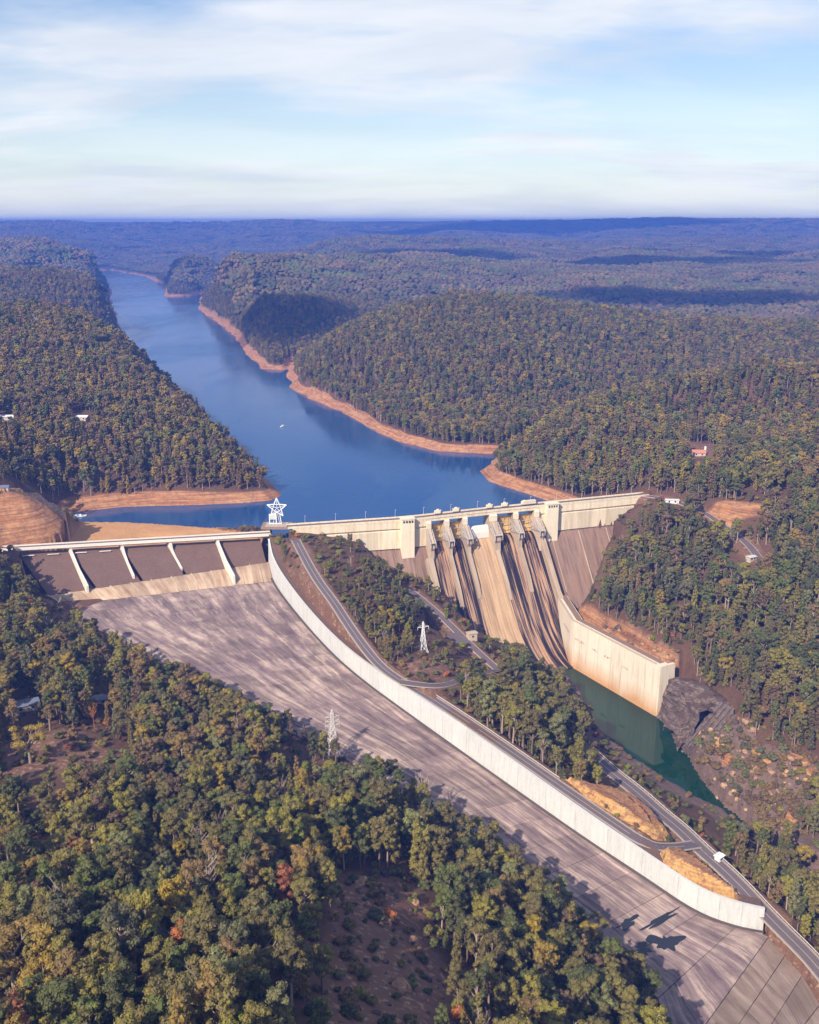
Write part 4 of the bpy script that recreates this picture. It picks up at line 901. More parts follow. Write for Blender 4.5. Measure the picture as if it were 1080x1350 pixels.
ev = [Vector((*(e + tn * o + tv * k), z)) - T0 for k in (0, 2.0) for o, z in prof]; euv = [(140 + o, z - POOL_Z + 6) for k in (0, 2.0) for o, z in prof]
add('end_face', ev, [(4, 3, 2, 1, 0), (5, 6, 7, 8, 9)] + [(i, (i + 1) % 5, 5 + (i + 1) % 5, 5 + i) for i in range(5)], M['training'], t_root, uv=euv)
capl = np.c_[line[:, :2], np.full(len(line), TW_TOP)] - np.array([*T0]); strip(capl[::6], -0.6, -1.6, 0, 0.9, 'kerb', M['pier'], t_root); strip(capl[::6], -4.5, -9.2, 0.0, 0.35, 'walkway', M['weathered'], t_root)
# the row of painted characters along the wall: too worn to read, kept as strokes at their place and size
for grp, (g0, n) in enumerate(((.20, 11), (.40, 7), (.535, 4), (.625, 5), (.755, 5))):
    mb = MB()
    for i in range(n):
        t = tl[-1] * g0 + i * 1.75; p = np.array([np.interp(t, tl, line[:, k]) for k in range(2)]); zc_ = POOL_Z + 28.5 - 4 * (t / tl[-1])
        nrm = tn * (-.10 + .8 * (zc_ - POOL_Z) / 41.5)
        for k in range(3):
            a = random.choice([(-.5, -.9, -.5, .9), (.5, -.9, .5, .9), (-.5, .9, .5, .9), (-.5, 0, .5, 0), (-.5, -.9, .5, .9), (-.5, -.9, .5, -.9)])
            A = Vector((*(p + tv * a[0] + nrm), zc_ + a[1])) - T0; Bq = Vector((*(p + tv * a[2] + nrm), zc_ + a[3])) - T0; mb.bar(A, Bq, 0.16)
    mb.build('worn_lettering', M['mark'], t_root)

pad = np.array([P(372, 743, 9.5), P(390, 739, 9.5), P(412, 764, 9.5), P(394, 770, 9.5)]); pz = float(np.mean(heights(pad[:, 0], pad[:, 1]))) + .3; pad[:, 2] = pz; mb = MB(); mb.prism([Vector(p) for p in pad], (0, 0, -6)); tag(mb.build('concrete_pad', M['weathered']), 'flat grey concrete pad between the pale wall and the upper road', 'pad', kind='structure')
# ------------------------------------------------------------------ trees
R3 = np.random.default_rng(11)
def _ico():
    t = (1 + 5 ** .5) / 2; v = np.array([(-1, t, 0), (1, t, 0), (-1, -t, 0), (1, -t, 0), (0, -1, t), (0, 1, t), (0, -1, -t), (0, 1, -t), (t, 0, -1), (t, 0, 1), (-t, 0, -1), (-t, 0, 1)], float); v /= np.linalg.norm(v[0])
    f = [(0, 11, 5), (0, 5, 1), (0, 1, 7), (0, 7, 10), (0, 10, 11), (1, 5, 9), (5, 11, 4), (11, 10, 2), (10, 7, 6), (7, 1, 8), (3, 9, 4), (3, 4, 2), (3, 2, 6), (3, 6, 8), (3, 8, 9), (4, 9, 5), (2, 4, 11), (6, 2, 10), (8, 6, 7), (9, 8, 1)]
    return v, f
ICO_V, ICO_F = _ico()
def _ico2():
    vs = [tuple(p) for p in ICO_V]; c_ = {}; fs = []
    def mid(a, b):
        k = (min(a, b), max(a, b))
        if k not in c_:
            p = (np.array(vs[a]) + np.array(vs[b])) / 2; vs.append(tuple(p / np.linalg.norm(p))); c_[k] = len(vs) - 1
        return c_[k]
    for a, b, d in ICO_F:
        x, y, z = mid(a, b), mid(b, d), mid(d, a); fs += [(a, x, z), (b, y, x), (d, z, y), (x, y, z)]
    return np.array(vs), fs
ICO2_V, ICO2_F = _ico2()
def limb(mb, pts, r0, r1, n=5):
    k = len(pts) - 1
    for i in range(k): mb.bar(pts[i], pts[i + 1], r0 + (r1 - r0) * i / k, n, r0 + (r1 - r0) * (i + 1) / k)
def leaves(cl, per, size, rng, core=True, up=0.25):
    """leaf sprays on the shells of the clumps: cl = list of (centre, radii)"""
    V = []; Fc = []; n0 = 0
    for c_, rad in cl:
        c_ = np.array(c_); rad = np.array(rad)
        n = max(8, int(per * (np.mean(rad) ** 2)))
        d = rng.normal(size=(n, 3)); d[:, 2] += up; d /= np.linalg.norm(d, axis=1)[:, None]
        pos = c_ + d * rad * rng.uniform(.72, 1.10, (n, 1))
        nrm = d * .9 + rng.normal(size=(n, 3)) * .42 + np.array([0, 0, .15]); nrm /= np.linalg.norm(nrm, axis=1)[:, None]
        t = np.cross(nrm, rng.normal(size=(n, 3))); t /= np.linalg.norm(t, axis=1)[:, None] + 1e-9; b = np.cross(nrm, t)
        s = size * rng.uniform(.6, 1.35, (n, 1)); asp = rng.uniform(.45, .8, (n, 1))
        q = np.stack([pos - t * s, pos - b * s * asp, pos + t * s, pos + b * s * asp], 1).reshape(-1, 3); V.append(q)
        Fc += [(n0 + 4 * i, n0 + 4 * i + 1, n0 + 4 * i + 2, n0 + 4 * i + 3) for i in range(n)]; n0 += 4 * n
        if core:
            w = ICO_V * rad * .80 * rng.uniform(.85, 1.1, (12, 1)) + c_; V.append(w); Fc += [tuple(i + n0 for i in f) for f in ICO_F]; n0 += 12
    return np.vstack(V), Fc
def make_form(kind, H, seed, dens=1.0, lsize=0.42):
    """returns trunk MB, crown (v, f)"""
    rng = np.random.default_rng(seed); mb = MB(); cl = []
    U = lambda a, b: float(rng.uniform(a, b))
    if kind == 'gum':                                  # tall trunk, clumped umbrella crown
        lean = np.array([U(-.06, .06), U(-.06, .06)]) * H; top = np.array([lean[0], lean[1], H * .78]); mid = np.array([lean[0] * .3 + U(-.2, .2), lean[1] * .3, H * .4])
        limb(mb, [(0, 0, -1.5), mid, top], .022 * H, .008 * H, 6)
        n = int(rng.integers(14, 18)); a0 = U(0, 6.3)
        for i in range(n):
            a = a0 + i * 2.4 + U(-.4, .4); st = U(.34, .78); base = mid + (top - mid) * ((st * H - mid[2]) / (top[2] - mid[2])) if st * H > mid[2] else mid * (st * H / mid[2])
            L = U(.085, .155) * H * (1.25 - st * .5); e = base + np.array([math.cos(a) * L, math.sin(a) * L, U(.10, .22) * H]); k = base * .5 + e * .5 + np.array([0, 0, -.02 * H])
            limb(mb, [base, k, e], .010 * H, .004 * H, 4); r = U(.045, .074) * H; cl.append((e + np.array([0, 0, r * .3]), (r * 1.1, r * 1.1, r * .9)))
            if U(0, 1) > .1: e2 = e + np.array([math.cos(a + 1) * r, math.sin(a + 1) * r, U(-.5, .9) * r]); cl.append((e2, (r * .8, r * .8, r * .6)))
        for _ in range(6): r = U(.045, .075) * H; cl.append((top + np.array([U(-.07, .07) * H, U(-.07, .07) * H, U(.02, .17) * H]), (r * 1.1, r * 1.1, r * .95)))
    elif kind == 'bushy':                              # rounded crown low on the trunk
        limb(mb, [(0, 0, -1.5), (U(-.3, .3), U(-.3, .3), H * .35), (U(-.4, .4), U(-.4, .4), H * .75)], .02 * H, .007 * H, 6)
        for i in range(32):
            a = i * 2.4 + U(-.3, .3); h = .26 + .68 * (i + .5) / 32 + U(-.03, .03); rr = math.sqrt(max(.04, 1 - ((h - .56) / .46) ** 2)) * U(.06, .135) * H; r = U(.045, .070) * H
            e = np.array([math.cos(a) * rr, math.sin(a) * rr, h * H]); cl.append((e, (r, r, r * .8)))
            if i % 3 == 0: limb(mb, [(0, 0, h * H * .72), e], .007 * H, .003 * H, 4)
    elif kind == 'column':                             # slender feathery column
        limb(mb, [(0, 0, -1.5), (U(-.2, .2), U(-.2, .2), H * .5), (0, 0, H * .95)], .015 * H, .004 * H, 5)
        for i in range(22):
            h = .20 + .76 * i / 21; a = i * 2.4; rr = (1.06 - h) ** .7 * .088 * H; r = (1.12 - h) ** .6 * U(.05, .075) * H
            cl.append((np.array([math.cos(a) * rr, math.sin(a) * rr, h * H]), (r, r, r * 1.35)))
    elif kind == 'open':                               # sparse crown on long pale limbs
        limb(mb, [(0, 0, -1.5), (U(-.3, .3), 0, H * .22), (U(-.5, .5), U(-.5, .5), H * .5)], .034 * H, .016 * H, 7)
        for i in range(9):
            a = i * 2.4 + U(-.3, .3); L = U(.2, .36) * H; b = np.array([0, 0, H * U(.24, .48)]); e = b + np.array([math.cos(a) * L, math.sin(a) * L, U(.2, .42) * H]); k = b * .45 + e * .55 + np.array([0, 0, -.04 * H])
            limb(mb, [b, k, e], .014 * H, .004 * H, 5); r = U(.07, .115) * H; cl.append((e, (r * 1.2, r * 1.2, r * .8)))
            limb(mb, [k, k + np.array([math.cos(a + .8) * L * .4, math.sin(a + .8) * L * .4, .14 * H])], .008 * H, .003 * H, 4)
            cl.append((k + np.array([math.cos(a + .8) * L * .4, math.sin(a + .8) * L * .4, .14 * H]), (r * .9, r * .9, r * .65)))
    elif kind == 'dead':                               # bare branches
        limb(mb, [(0, 0, -1.5), (.1, .2, H * .4), (U(-.5, .5), U(-.5, .5), H * .9)], .02 * H, .004 * H, 6)
        tips = []
        for i in range(16):
            a = i * 2.4 + U(-.3, .3); h = U(.28, .8) * H; L = U(.14, .3) * H * (1.1 - h / H * .6); b = np.array([0, 0, h]); e = b + np.array([math.cos(a) * L, math.sin(a) * L, U(.15, .28) * H])
            limb(mb, [b, b * .5 + e * .5 + np.array([0, 0, -.01 * H]), e], .009 * H, .003 * H, 4)
            for q in range(4):
                m_ = b + (e - b) * U(.4, .95); t = m_ + np.array([U(-.09, .09) * H, U(-.09, .09) * H, U(.04, .13) * H]); limb(mb, [m_, t], .004 * H, .002 * H, 3); tips.append(t)
        return mb, (np.zeros((0, 3)), []), tips
    elif kind == 'shrub':
        for i in range(6): mb.bar((0, 0, -.3), (U(-.3, .3) * H, U(-.3, .3) * H, U(.4, .8) * H), .03 * H, 3, .01 * H)
        for i in range(8):
            a = i * 2.4; rr = U(.1, .5) * H; r = U(.25, .4) * H; cl.append((np.array([math.cos(a) * rr, math.sin(a) * rr, U(.3, .75) * H]), (r, r, r * .8)))
    return mb, leaves(cl, 58 * dens * (15 / H) ** 2 * (.9 / (lsize / .42)) , lsize, rng), None
HREF = 18.0
NEAR = []          # (kind, leaf, weight key)
FORMS = {}
def form(kind, seed, near=True):
    k = (kind, seed, near)
    if k not in FORMS:
        H = {'shrub': 2.6}.get(kind, HREF); mb, cr_, tips = make_form(kind, H, seed, dens=(1.9 if kind == 'shrub' else 1.0) * (1.0 if near else .30), lsize=(.27 if near else .85) if kind != 'shrub' else (.22 if near else .4))
        if kind == 'shrub': cr_ = make_form(kind, H, seed, dens=.05, lsize=.24)[1]
        FORMS[k] = (mb, cr_)
    return FORMS[k]
TREE_COL = bpy.data.collections.new('tree_forms')         # sources for the forest points, not linked to the scene
PROTO = []          # dicts: kind, leaf, bark, near
def proto(kind, seed, leafn, bark_, near=True):
    mb, (cv, cf) = form(kind, seed, near); nv = len(mb.v)
    v = list(mb.v) + [tuple(p) for p in cv]; f = list(mb.f) + [tuple(i + nv for i in q) for q in cf]
    me = mesh('tree_form', v, f, [M[bark_], M[leafn]], midx=[0] * len(mb.f) + [1] * len(cf))
    o = bpy.data.objects.new('tree_form.%03d' % len(PROTO), me); TREE_COL.objects.link(o)
    PROTO.append(dict(kind=kind, leaf=leafn, bark=bark_, near=near, seed=seed)); return len(PROTO) - 1
N_ = {}
for leafn in ('olive', 'deep', 'gold', 'grey', 'brown'):
    N_[leafn] = [proto('gum', 1, 'leaf_' + leafn, 'bark_pale'), proto('gum', 2, 'leaf_' + leafn, 'bark_pale'), proto('gum', 7, 'leaf_' + leafn, 'bark_dark'), proto('bushy', 3, 'leaf_' + leafn, 'bark_dark'), proto('gum', 15, 'leaf_' + leafn, 'bark_pale'), proto('column', 5, 'leaf_' + leafn, 'bark_dark'), proto('column', 9, 'leaf_' + leafn, 'bark_dark')]
N_['rust'] = [proto('bushy', 4, 'leaf_rust', 'bark_dark'), proto('column', 5, 'leaf_rust', 'bark_dark')]
N_['bright'] = [proto('bushy', 3, 'leaf_bright', 'bark_dark')]
N_['open'] = [proto('open', 6, 'leaf_olive', 'bark_pale'), proto('open', 8, 'leaf_gold', 'bark_pale')]
N_['dead'] = [proto('dead', 12, 'leaf_brown', 'dead_wood'), proto('dead', 13, 'leaf_brown', 'dead_wood')]
F_ = {l: [proto('gum', 1, 'leaf_' + l, 'bark_pale', False), proto('gum', 2, 'leaf_' + l, 'bark_pale', False), proto('bushy', 3, 'leaf_' + l, 'bark_dark', False), proto('bushy', 4, 'leaf_' + l, 'bark_dark', False), proto('column', 5, 'leaf_' + l, 'bark_dark', False)] for l in ('olive', 'deep', 'gold', 'brown', 'grey')}
F_['dead'] = N_['dead']
S_ = {l: [proto('shrub', 20, 'leaf_' + l, 'bark_dark'), proto('shrub', 21, 'leaf_' + l, 'bark_dark')] for l in ('olive', 'brown', 'deep', 'bright', 'rust', 'grey')}

# what must stay in view: no crown may stand across these parts of the valley floor and works
KEEP = [np.array(p, float) for p in (
    [(20, 700), (345, 696), (372, 735), (410, 795), (482, 870), (600, 943), (668, 992), (760, 1056), (862, 1122), (930, 1172), (1010, 1200), (1085, 1262), (1090, 1360), (1010, 1345), (950, 1310), (905, 1285), (858, 1235), (800, 1200), (720, 1128), (640, 1062), (555, 1012), (500, 998), (440, 962), (390, 948), (330, 915), (275, 888), (215, 862), (140, 828), (70, 782), (25, 745)],
    [(385, 688), (850, 645), (862, 660), (836, 674), (806, 702), (788, 750), (772, 788), (748, 797), (893, 880), (868, 945), (752, 880), (722, 882), (694, 850), (650, 838), (596, 800), (572, 758), (500, 733), (425, 722), (388, 712)],
    [(740, 882), (862, 945), (905, 990), (930, 1030), (975, 1080), (945, 1088), (880, 1062), (820, 1018), (795, 992), (778, 965), (782, 935), (752, 905)],
    [(388, 712), (405, 718), (430, 765), (470, 820), (505, 868), (530, 890), (595, 898), (590, 910), (540, 915), (480, 868), (440, 808), (405, 750)],
    [(735, 1040), (840, 1055), (890, 1085), (905, 1085), (960, 1135), (1000, 1175), (1080, 1260), (1080, 1290), (1000, 1225), (860, 1130)],
    [(790, 1000), (830, 1025), (880, 1068), (905, 1090), (890, 1100), (850, 1065), (800, 1025)],
    [(530, 770), (560, 785), (660, 880), (648, 890), (600, 850), (560, 850), (560, 820), (580, 815), (540, 785)],
    [(60, 660), (330, 648), (372, 640), (372, 660), (350, 700), (25, 720), (0, 730), (0, 640), (40, 640), (85, 668)],
    [(862, 648), (905, 652), (900, 668), (858, 660)], [(928, 660), (1008, 660), (1005, 684), (935, 688)], [(955, 712), (1015, 735), (1012, 748), (975, 742)],
    [(0, 985), (60, 975), (90, 960), (150, 975), (180, 1000), (100, 1008), (30, 1020), (0, 1022)], [(458, 1160), (530, 1150), (565, 1210), (558, 1255), (530, 1345), (445, 1345), (452, 1250)],
    [(905, 915), (965, 945), (1000, 985), (1075, 1000), (1075, 1040), (1030, 1075), (985, 1080), (935, 1035)], [(912, 582), (936, 582), (936, 602), (915, 602)], [(20, 905), (50, 905), (45, 935), (22, 935)], [(122, 906), (142, 906), (142, 926), (124, 926)],
    [(0, 542), (18, 542), (18, 554), (0, 554)], [(98, 541), (120, 541), (120, 555), (98, 555)], [(640, 612), (700, 640), (745, 655), (730, 662), (685, 655), (640, 630)], [(548, 820), (570, 820), (570, 862), (548, 862)], [(352, 658), (382, 658), (382, 700), (352, 700)], [(455, 940), (482, 940), (482, 1004), (455, 1004)])]
def scatter(r0, r1, cell, half):
    ymax = r1; xm = r1 * math.sin(math.radians(half)); nx = int(2 * xm / cell); ny = int(ymax / cell)
    gx, gy = np.meshgrid(np.arange(nx), np.arange(ny)); x = (gx.ravel() + R3.random(gx.size)) * cell - xm; y = (gy.ravel() + R3.random(gy.size)) * cell
    r = np.hypot(x, y); k = (r > r0) & (r < r1) & (np.abs(np.arctan2(x, y)) < math.radians(half)); return x[k], y[k]
def place(x, y, H, keep=True, nt=True):
    z, m, sd = heights(x, y, True); ok = np.ones(len(x), bool)
    if nt: ok &= m['notree'] < .5
    for frac in (0.15, .5, .9):
        px, py, dep = project(np.stack([x, y, z + H * frac], 1)); rad = .16 * H * F / dep
        if frac == .15: ok &= (px > -60) & (px < 1140) & (py < 1480)
        if keep:
            for q in KEEP:
                b = (px > q[:, 0].min() - 40) & (px < q[:, 0].max() + 40) & (py > q[:, 1].min() - 5) & (py < q[:, 1].max() + 5) & ok
                if b.any():
                    i = np.where(b)[0]
                    hit = in_poly(px[i], py[i], q) | in_poly(px[i] + rad[i] * .7, py[i], q) | in_poly(px[i] - rad[i] * .7, py[i], q); ok[i[hit]] = False
    return z, ok, m, sd
def pick(keys, weights, table, n):
    w = np.array(weights, float); w /= w.sum(); c_ = R3.choice(len(keys), n, p=w); return np.array([R3.choice(table[keys[i]]) for i in c_]), np.array([keys[i] for i in c_])

pts = dict(x=[], y=[], z=[], s=[], p=[], r=[])
def push(x, y, z, s, p):
    pts['x'].append(x); pts['y'].append(y); pts['z'].append(z); pts['s'].append(s); pts['p'].append(p); pts['r'].append(R3.uniform(0, 6.28, len(x)))
# near woods
x, y = scatter(120, 980, 5.9, 30)
den = fbm(x / 55, y / 55, 3, 91); px, py, dep = project(np.stack([x, y, heights(x, y)], 1))
H = np.clip(R3.normal(18.0, 4.4, len(x)) + den * 3 + np.clip((py - 1050) / 90, 0, 2.5), 8, 30)
mid = (px > 350) & (px < 640) & (py < 905); H = np.where(mid, H * .62, H); gul = (px > 600) & (px < 800) & (py > 830) & (py < 1060); H = np.where(gul, H * 1.22, H)
H = np.where((px > 780) & (py > 640) & (py < 900), H * 1.08, H)
z, ok, m, sd = place(x, y, H)
g_ = in_poly(x, y, CLEAR['gorge']); ok &= ~(g_ & (R3.random(len(x)) < .93))
ok &= R3.random(len(x)) < np.where(den > -.2, .85, .34)
ok &= R3.random(len(x)) < 1 - .75 * np.clip(m['dry'], 0, 1)
x, y, z, H, px, py, dep = [a[ok] for a in (x, y, z, H, px, py, dep)]
keys = ['olive', 'deep', 'gold', 'grey', 'brown', 'rust', 'bright', 'open', 'dead']
pi, pk = pick(keys, [.56, .22, .06, .07, .04, .009, .008, .030, .022], N_, len(x))
# the drier upper-left slope leans golden, the gorge and the bottom edge lean deep green
warm = (px < 420) & (py > 860) & (py < 1100); p2, k2 = pick(['gold', 'olive', 'brown', 'deep'], [.30, .42, .18, .10], N_, len(x)); sel = warm & (R3.random(len(x)) < .6); pi[sel] = p2[sel]; pk[sel] = k2[sel]
cool = (px > 780) & (py > 650); p2, k2 = pick(['deep', 'olive', 'grey', 'brown'], [.42, .33, .1, .15], N_, len(x)); sel = cool & (R3.random(len(x)) < .75); pi[sel] = p2[sel]; pk[sel] = k2[sel]
near = dict(x=x, y=y, z=z, H=H, p=pi, k=pk, px=px, py=py, dep=dep)
# ------------------------------------------------------------------ single trees (the 300 that show largest)
FORM_ME = {}
def tree_parts(pr):
    k = (pr['kind'], pr['seed'], pr['leaf'], pr['bark'])
    if k not in FORM_ME:
        mb, (cv, cf) = form(pr['kind'], pr['seed'], True)
        FORM_ME[k] = (mesh('trunk', mb.v, mb.f, M[pr['bark']]), mesh('crown', cv, cf, M[pr['leaf']]) if len(cf) else None)
    return FORM_ME[k]
def put_tree(name, pr, x, y, z, H, rz, label, group=None):
    o = empty(name, (x, y, z), rz); s = H / HREF; o.scale = (s * random.uniform(.92, 1.1), s * random.uniform(.92, 1.1), s); t, cme = tree_parts(pr)
    link('trunk', t, o)
    if cme: link('crown', cme, o)
    return tag(o, label, 'tree', group)
LOOK = {'olive': 'olive green', 'deep': 'dark green', 'gold': 'golden olive', 'grey': 'grey green', 'brown': 'brownish', 'rust': 'rust orange', 'bright': 'bright yellow green', 'open': 'sparse', 'dead': 'bare dead'}
SHAPE = {'gum': 'gum tree with an umbrella crown', 'bushy': 'bushy rounded tree', 'column': 'slender columnar tree', 'open': 'gum tree with open pale limbs', 'dead': 'tree with pale bare branches'}
# trees the photograph singles out
HERO = [(40, 1006, 24, 'open', 6, 'leaf_gold', 'bark_pale', 'white limbed spreading gum tree on the bare red slope at the left edge'),
    (385, 1340, 27, 'gum', 2, 'leaf_olive', 'bark_pale', 'tall gum tree with bright rounded crown and pale trunk at the bottom edge'),
    (206, 1348, 22, 'bushy', 3, 'leaf_olive', 'bark_pale', 'broad light green crowned tree at the bottom edge left of the tall gum'),
    (100, 1145, 15, 'bushy', 4, 'leaf_rust', 'bark_dark', 'rust orange leaved tree among green crowns in the left foreground'),
    (665, 1195, 16, 'column', 5, 'leaf_rust', 'bark_dark', 'slender rust red tree between green gums above the chute'),
    (585, 1185, 12, 'bushy', 4, 'leaf_rust', 'bark_dark', 'small rust red tree right of the rocky clearing'),
    (125, 960, 15, 'dead', 12, 'leaf_brown', 'leaf_rust', 'upright dead tree with orange brown branches beside the left shed'),
    (250, 1118, 18, 'dead', 12, 'leaf_brown', 'dead_wood', 'bare grey brown dead tree in the middle of the foreground wood, left of a pair'),
    (292, 1120, 19, 'dead', 13, 'leaf_brown', 'dead_wood', 'bare pale dead tree in the foreground wood, right of a pair'),
    (655, 1120, 20, 'open', 8, 'leaf_olive', 'bark_pale', 'sparse gum tree leaning over the chute edge, pale limbs showing'),
    (828, 1225, 18, 'open', 6, 'leaf_olive', 'bark_pale', 'open crowned gum tree standing alone over the lower chute'),
    (600, 1135, 17, 'open', 6, 'leaf_gold', 'bark_pale', 'golden open crowned gum tree at the chute edge above the clearing'),
    (418, 965, 17, 'gum', 2, 'leaf_olive', 'bark_dark', 'dark feathery gum tree on the chute edge left of the pylon'),
    (462, 728, 17, 'bushy', 4, 'leaf_olive', 'bark_pale', 'round headed pale green tree in front of the cream dam wall'),
    (358, 722, 9, 'bushy', 3, 'leaf_deep', 'bark_dark', 'small dark bush tree at the top end of the pale wall'),
    (376, 735, 12, 'bushy', 4, 'leaf_deep', 'bark_dark', 'round dark green tree beside the crest road start'),
    (588, 818, 11, 'bushy', 3, 'leaf_bright', 'bark_dark', 'small yellow green tree at the foot of the spillway'),
    (735, 960, 24, 'open', 8, 'leaf_olive', 'bark_pale', 'tall spreading gum tree overhanging the green pool'),
    (700, 930, 20, 'dead', 13, 'leaf_brown', 'dead_wood', 'leafless grey tree in the gully left of the pool'),
    (1060, 1240, 15, 'bushy', 4, 'leaf_olive', 'bark_dark', 'round olive tree beside the lower road barrier at the right edge')]
hx = []
for (px_, py_, h_, kind, seed, lf, bk, lab_) in HERO:
    # stand it on the ground seen at that pixel
    zz = 0.0
    for _ in range(25):
        p = P(px_, py_, zz); zz = .5 * zz + .5 * float(heights(np.array([p[0]]), np.array([p[1]]))[0])
    p = P(px_, py_, zz); k_ = 0
    while in_poly(np.array([p[0]]), np.array([p[1]]), grow(CH_POLY[:, :2], 2))[0] and k_ < 60:
        p = p + np.array([-1.2, -1.2, 0]); k_ += 1
    zz = float(heights(np.array([p[0]]), np.array([p[1]]))[0]); hx.append((p[0], p[1]))
    nm = 'dead_tree' if kind == 'dead' else 'gum_tree' if kind in ('gum', 'open') else 'bushy_tree' if kind == 'bushy' else 'columnar_tree'
    put_tree(nm, dict(kind=kind, seed=seed, leaf=lf, bark=bk), p[0], p[1], zz - .1, h_, random.uniform(0, 6.28), lab_)
hx = np.array(hx); clr = np.zeros(len(near['x']), bool)
for a_ in hx:                                          # room in front of each singled-out tree
    u_ = -a_ / np.linalg.norm(a_); dx_, dy_ = near['x'] - a_[0], near['y'] - a_[1]; al = dx_ * u_[0] + dy_ * u_[1]; la = np.abs(dx_ * u_[1] - dy_ * u_[0]); clr |= (al > -2) & (al < 17) & (la < 6.5)
dmin = np.min(np.hypot(near['x'][:, None] - hx[None, :, 0], near['y'][:, None] - hx[None, :, 1]), axis=1); kp = (dmin > 5.5) & ~clr
near = {k: v[kp] for k, v in near.items()}
size = near['H'] * F / near['dep']; inside = (near['px'] > -5) & (near['px'] < 1085) & (near['py'] > 700) & (near['py'] < 1352 + size * .55)
order = np.argsort(-np.where(inside, size, 0))[:280]; chosen = np.zeros(len(size), bool); chosen[order] = True
def zone(px, py):
    row = 'cut by bottom edge' if py > 1352 else 'in lowest row' if py > 1290 else 'in lower wood' if py > 1220 else 'in middle wood' if py > 1140 else 'in upper wood' if py > 1040 else 'high in wood'
    col = 'by left edge' if px < 110 else 'in left foreground' if px < 230 else 'near tall gum' if px < 345 else 'left of clearing' if px < 455 else 'by rocky clearing' if px < 560 else 'right of clearing' if px < 680 else 'beside chute' if px < 830 else 'near chute end'
    return row + ' ' + col
SHORT = {'gum': 'umbrella gum', 'bushy': 'bushy tree', 'column': 'columnar tree', 'open': 'open limbed gum', 'dead': 'leafless tree'}
ORD = ['leftmost', 'second', 'third', 'fourth', 'fifth', 'sixth', 'seventh', 'eighth', 'ninth', 'tenth', 'eleventh', 'twelfth']
bag = {}
for i in order:
    pr = PROTO[int(near['p'][i])]; H_ = float(near['H'][i]); sz = 'tall ' if H_ > 20.5 else 'short ' if H_ < 15 else ''
    look = '' if near['k'][i] in ('open', 'dead') else LOOK[near['k'][i]] + ' '
    bag.setdefault('%s%s%s %s' % (sz, look, SHORT[pr['kind']], zone(near['px'][i], near['py'][i])), []).append(i)
for lab_, ids in bag.items():
    ids.sort(key=lambda q: near['px'][q])
    for n_, i in enumerate(ids):
        pr = PROTO[int(near['p'][i])]; l_ = lab_ if len(ids) == 1 else lab_ + (', leftmost one' if n_ == 0 else ', rightmost one' if n_ == len(ids) - 1 else ', %s from left' % ORD[min(n_, 11)])
        nm = {'gum': 'gum_tree', 'open': 'gum_tree', 'bushy': 'bushy_tree', 'column': 'columnar_tree', 'dead': 'dead_tree'}[pr['kind']]
        put_tree(nm, pr, float(near['x'][i]), float(near['y'][i]), float(near['z'][i]) - .2, float(near['H'][i]), random.uniform(0, 6.28), l_, 'trees of the foreground wood')
rest = ~chosen
push(near['x'][rest], near['y'][rest], near['z'][rest] - .2, near['H'][rest] / HREF, near['p'][rest])
# hills on both banks
x, y = scatter(980, 2700, 7.0, 25); H = np.clip(R3.normal(18, 3.4, len(x)), 9, 27); z, ok, m, sd = place(x, y, H); ok &= z > 1.5
ok &= R3.random(len(x)) < .93
x, y, z, H = [a[ok] for a in (x, y, z, H)]
left = x < -120 - (y - 1000) * .12
pa, _ = pick(['olive', 'gold', 'brown', 'deep', 'grey', 'dead'], [.32, .34, .20, .09, .04, .012], F_, len(x)); pb, _ = pick(['olive', 'deep', 'brown', 'gold', 'grey', 'dead'], [.40, .18, .18, .18, .05, .010], F_, len(x))
push(x, y, z - .3, H / HREF, np.where(left, pa, pb))
# trees along the far shores, where the clumps would be too coarse
x, y = scatter(2680, 5200, 10.0, 25); z, m, sd = heights(x, y, True); ok = (sd > 11) & (sd < 75) & (z > 1.5); x, y, z = x[ok], y[ok], z[ok]
pa, _ = pick(['olive', 'brown', 'deep', 'gold'], [.4, .3, .2, .1], F_, len(x)); push(x, y, z - .3, R3.uniform(.8, 1.2, len(x)), pa)
# undergrowth
x, y = scatter(120, 960, 5.2, 30); z, m, sd = heights(x, y, True); H = R3.uniform(.5, 1.7, len(x))
rr = R3.random(len(x)); inr_ = in_poly(x, y, CLEAR['gorge']); 
hard = (m['notree'] > .5) & ~inr_ & ~in_poly(x, y, CLEAR['bare']) & ~in_poly(x, y, CLEAR['left_dry']) & ~in_poly(x, y, CLEAR['paddock']) & ~in_poly(x, y, CLEAR['bank'])
ok = ~hard & (rr < np.where(inr_, .95, np.where(m['dry'] > .5, .5, .42))) & (z > POOL_Z + 1.5)
dw_, _, _ = near_line(x, y, WALL[:, :2]); ok &= dw_ > 4
x, y, z, H, inr_ = [a[ok] for a in (x, y, z, H, inr_)]
p1_, _ = pick(['olive', 'brown', 'deep', 'rust', 'grey', 'bright'], [.32, .34, .18, .02, .1, .04], S_, len(x)); p2_, _ = pick(['brown', 'olive', 'bright', 'grey'], [.55, .2, .06, .19], S_, len(x))
push(x, y, z - .05, np.where(inr_, H * 1.35, H), np.where(inr_, p2_, p1_))

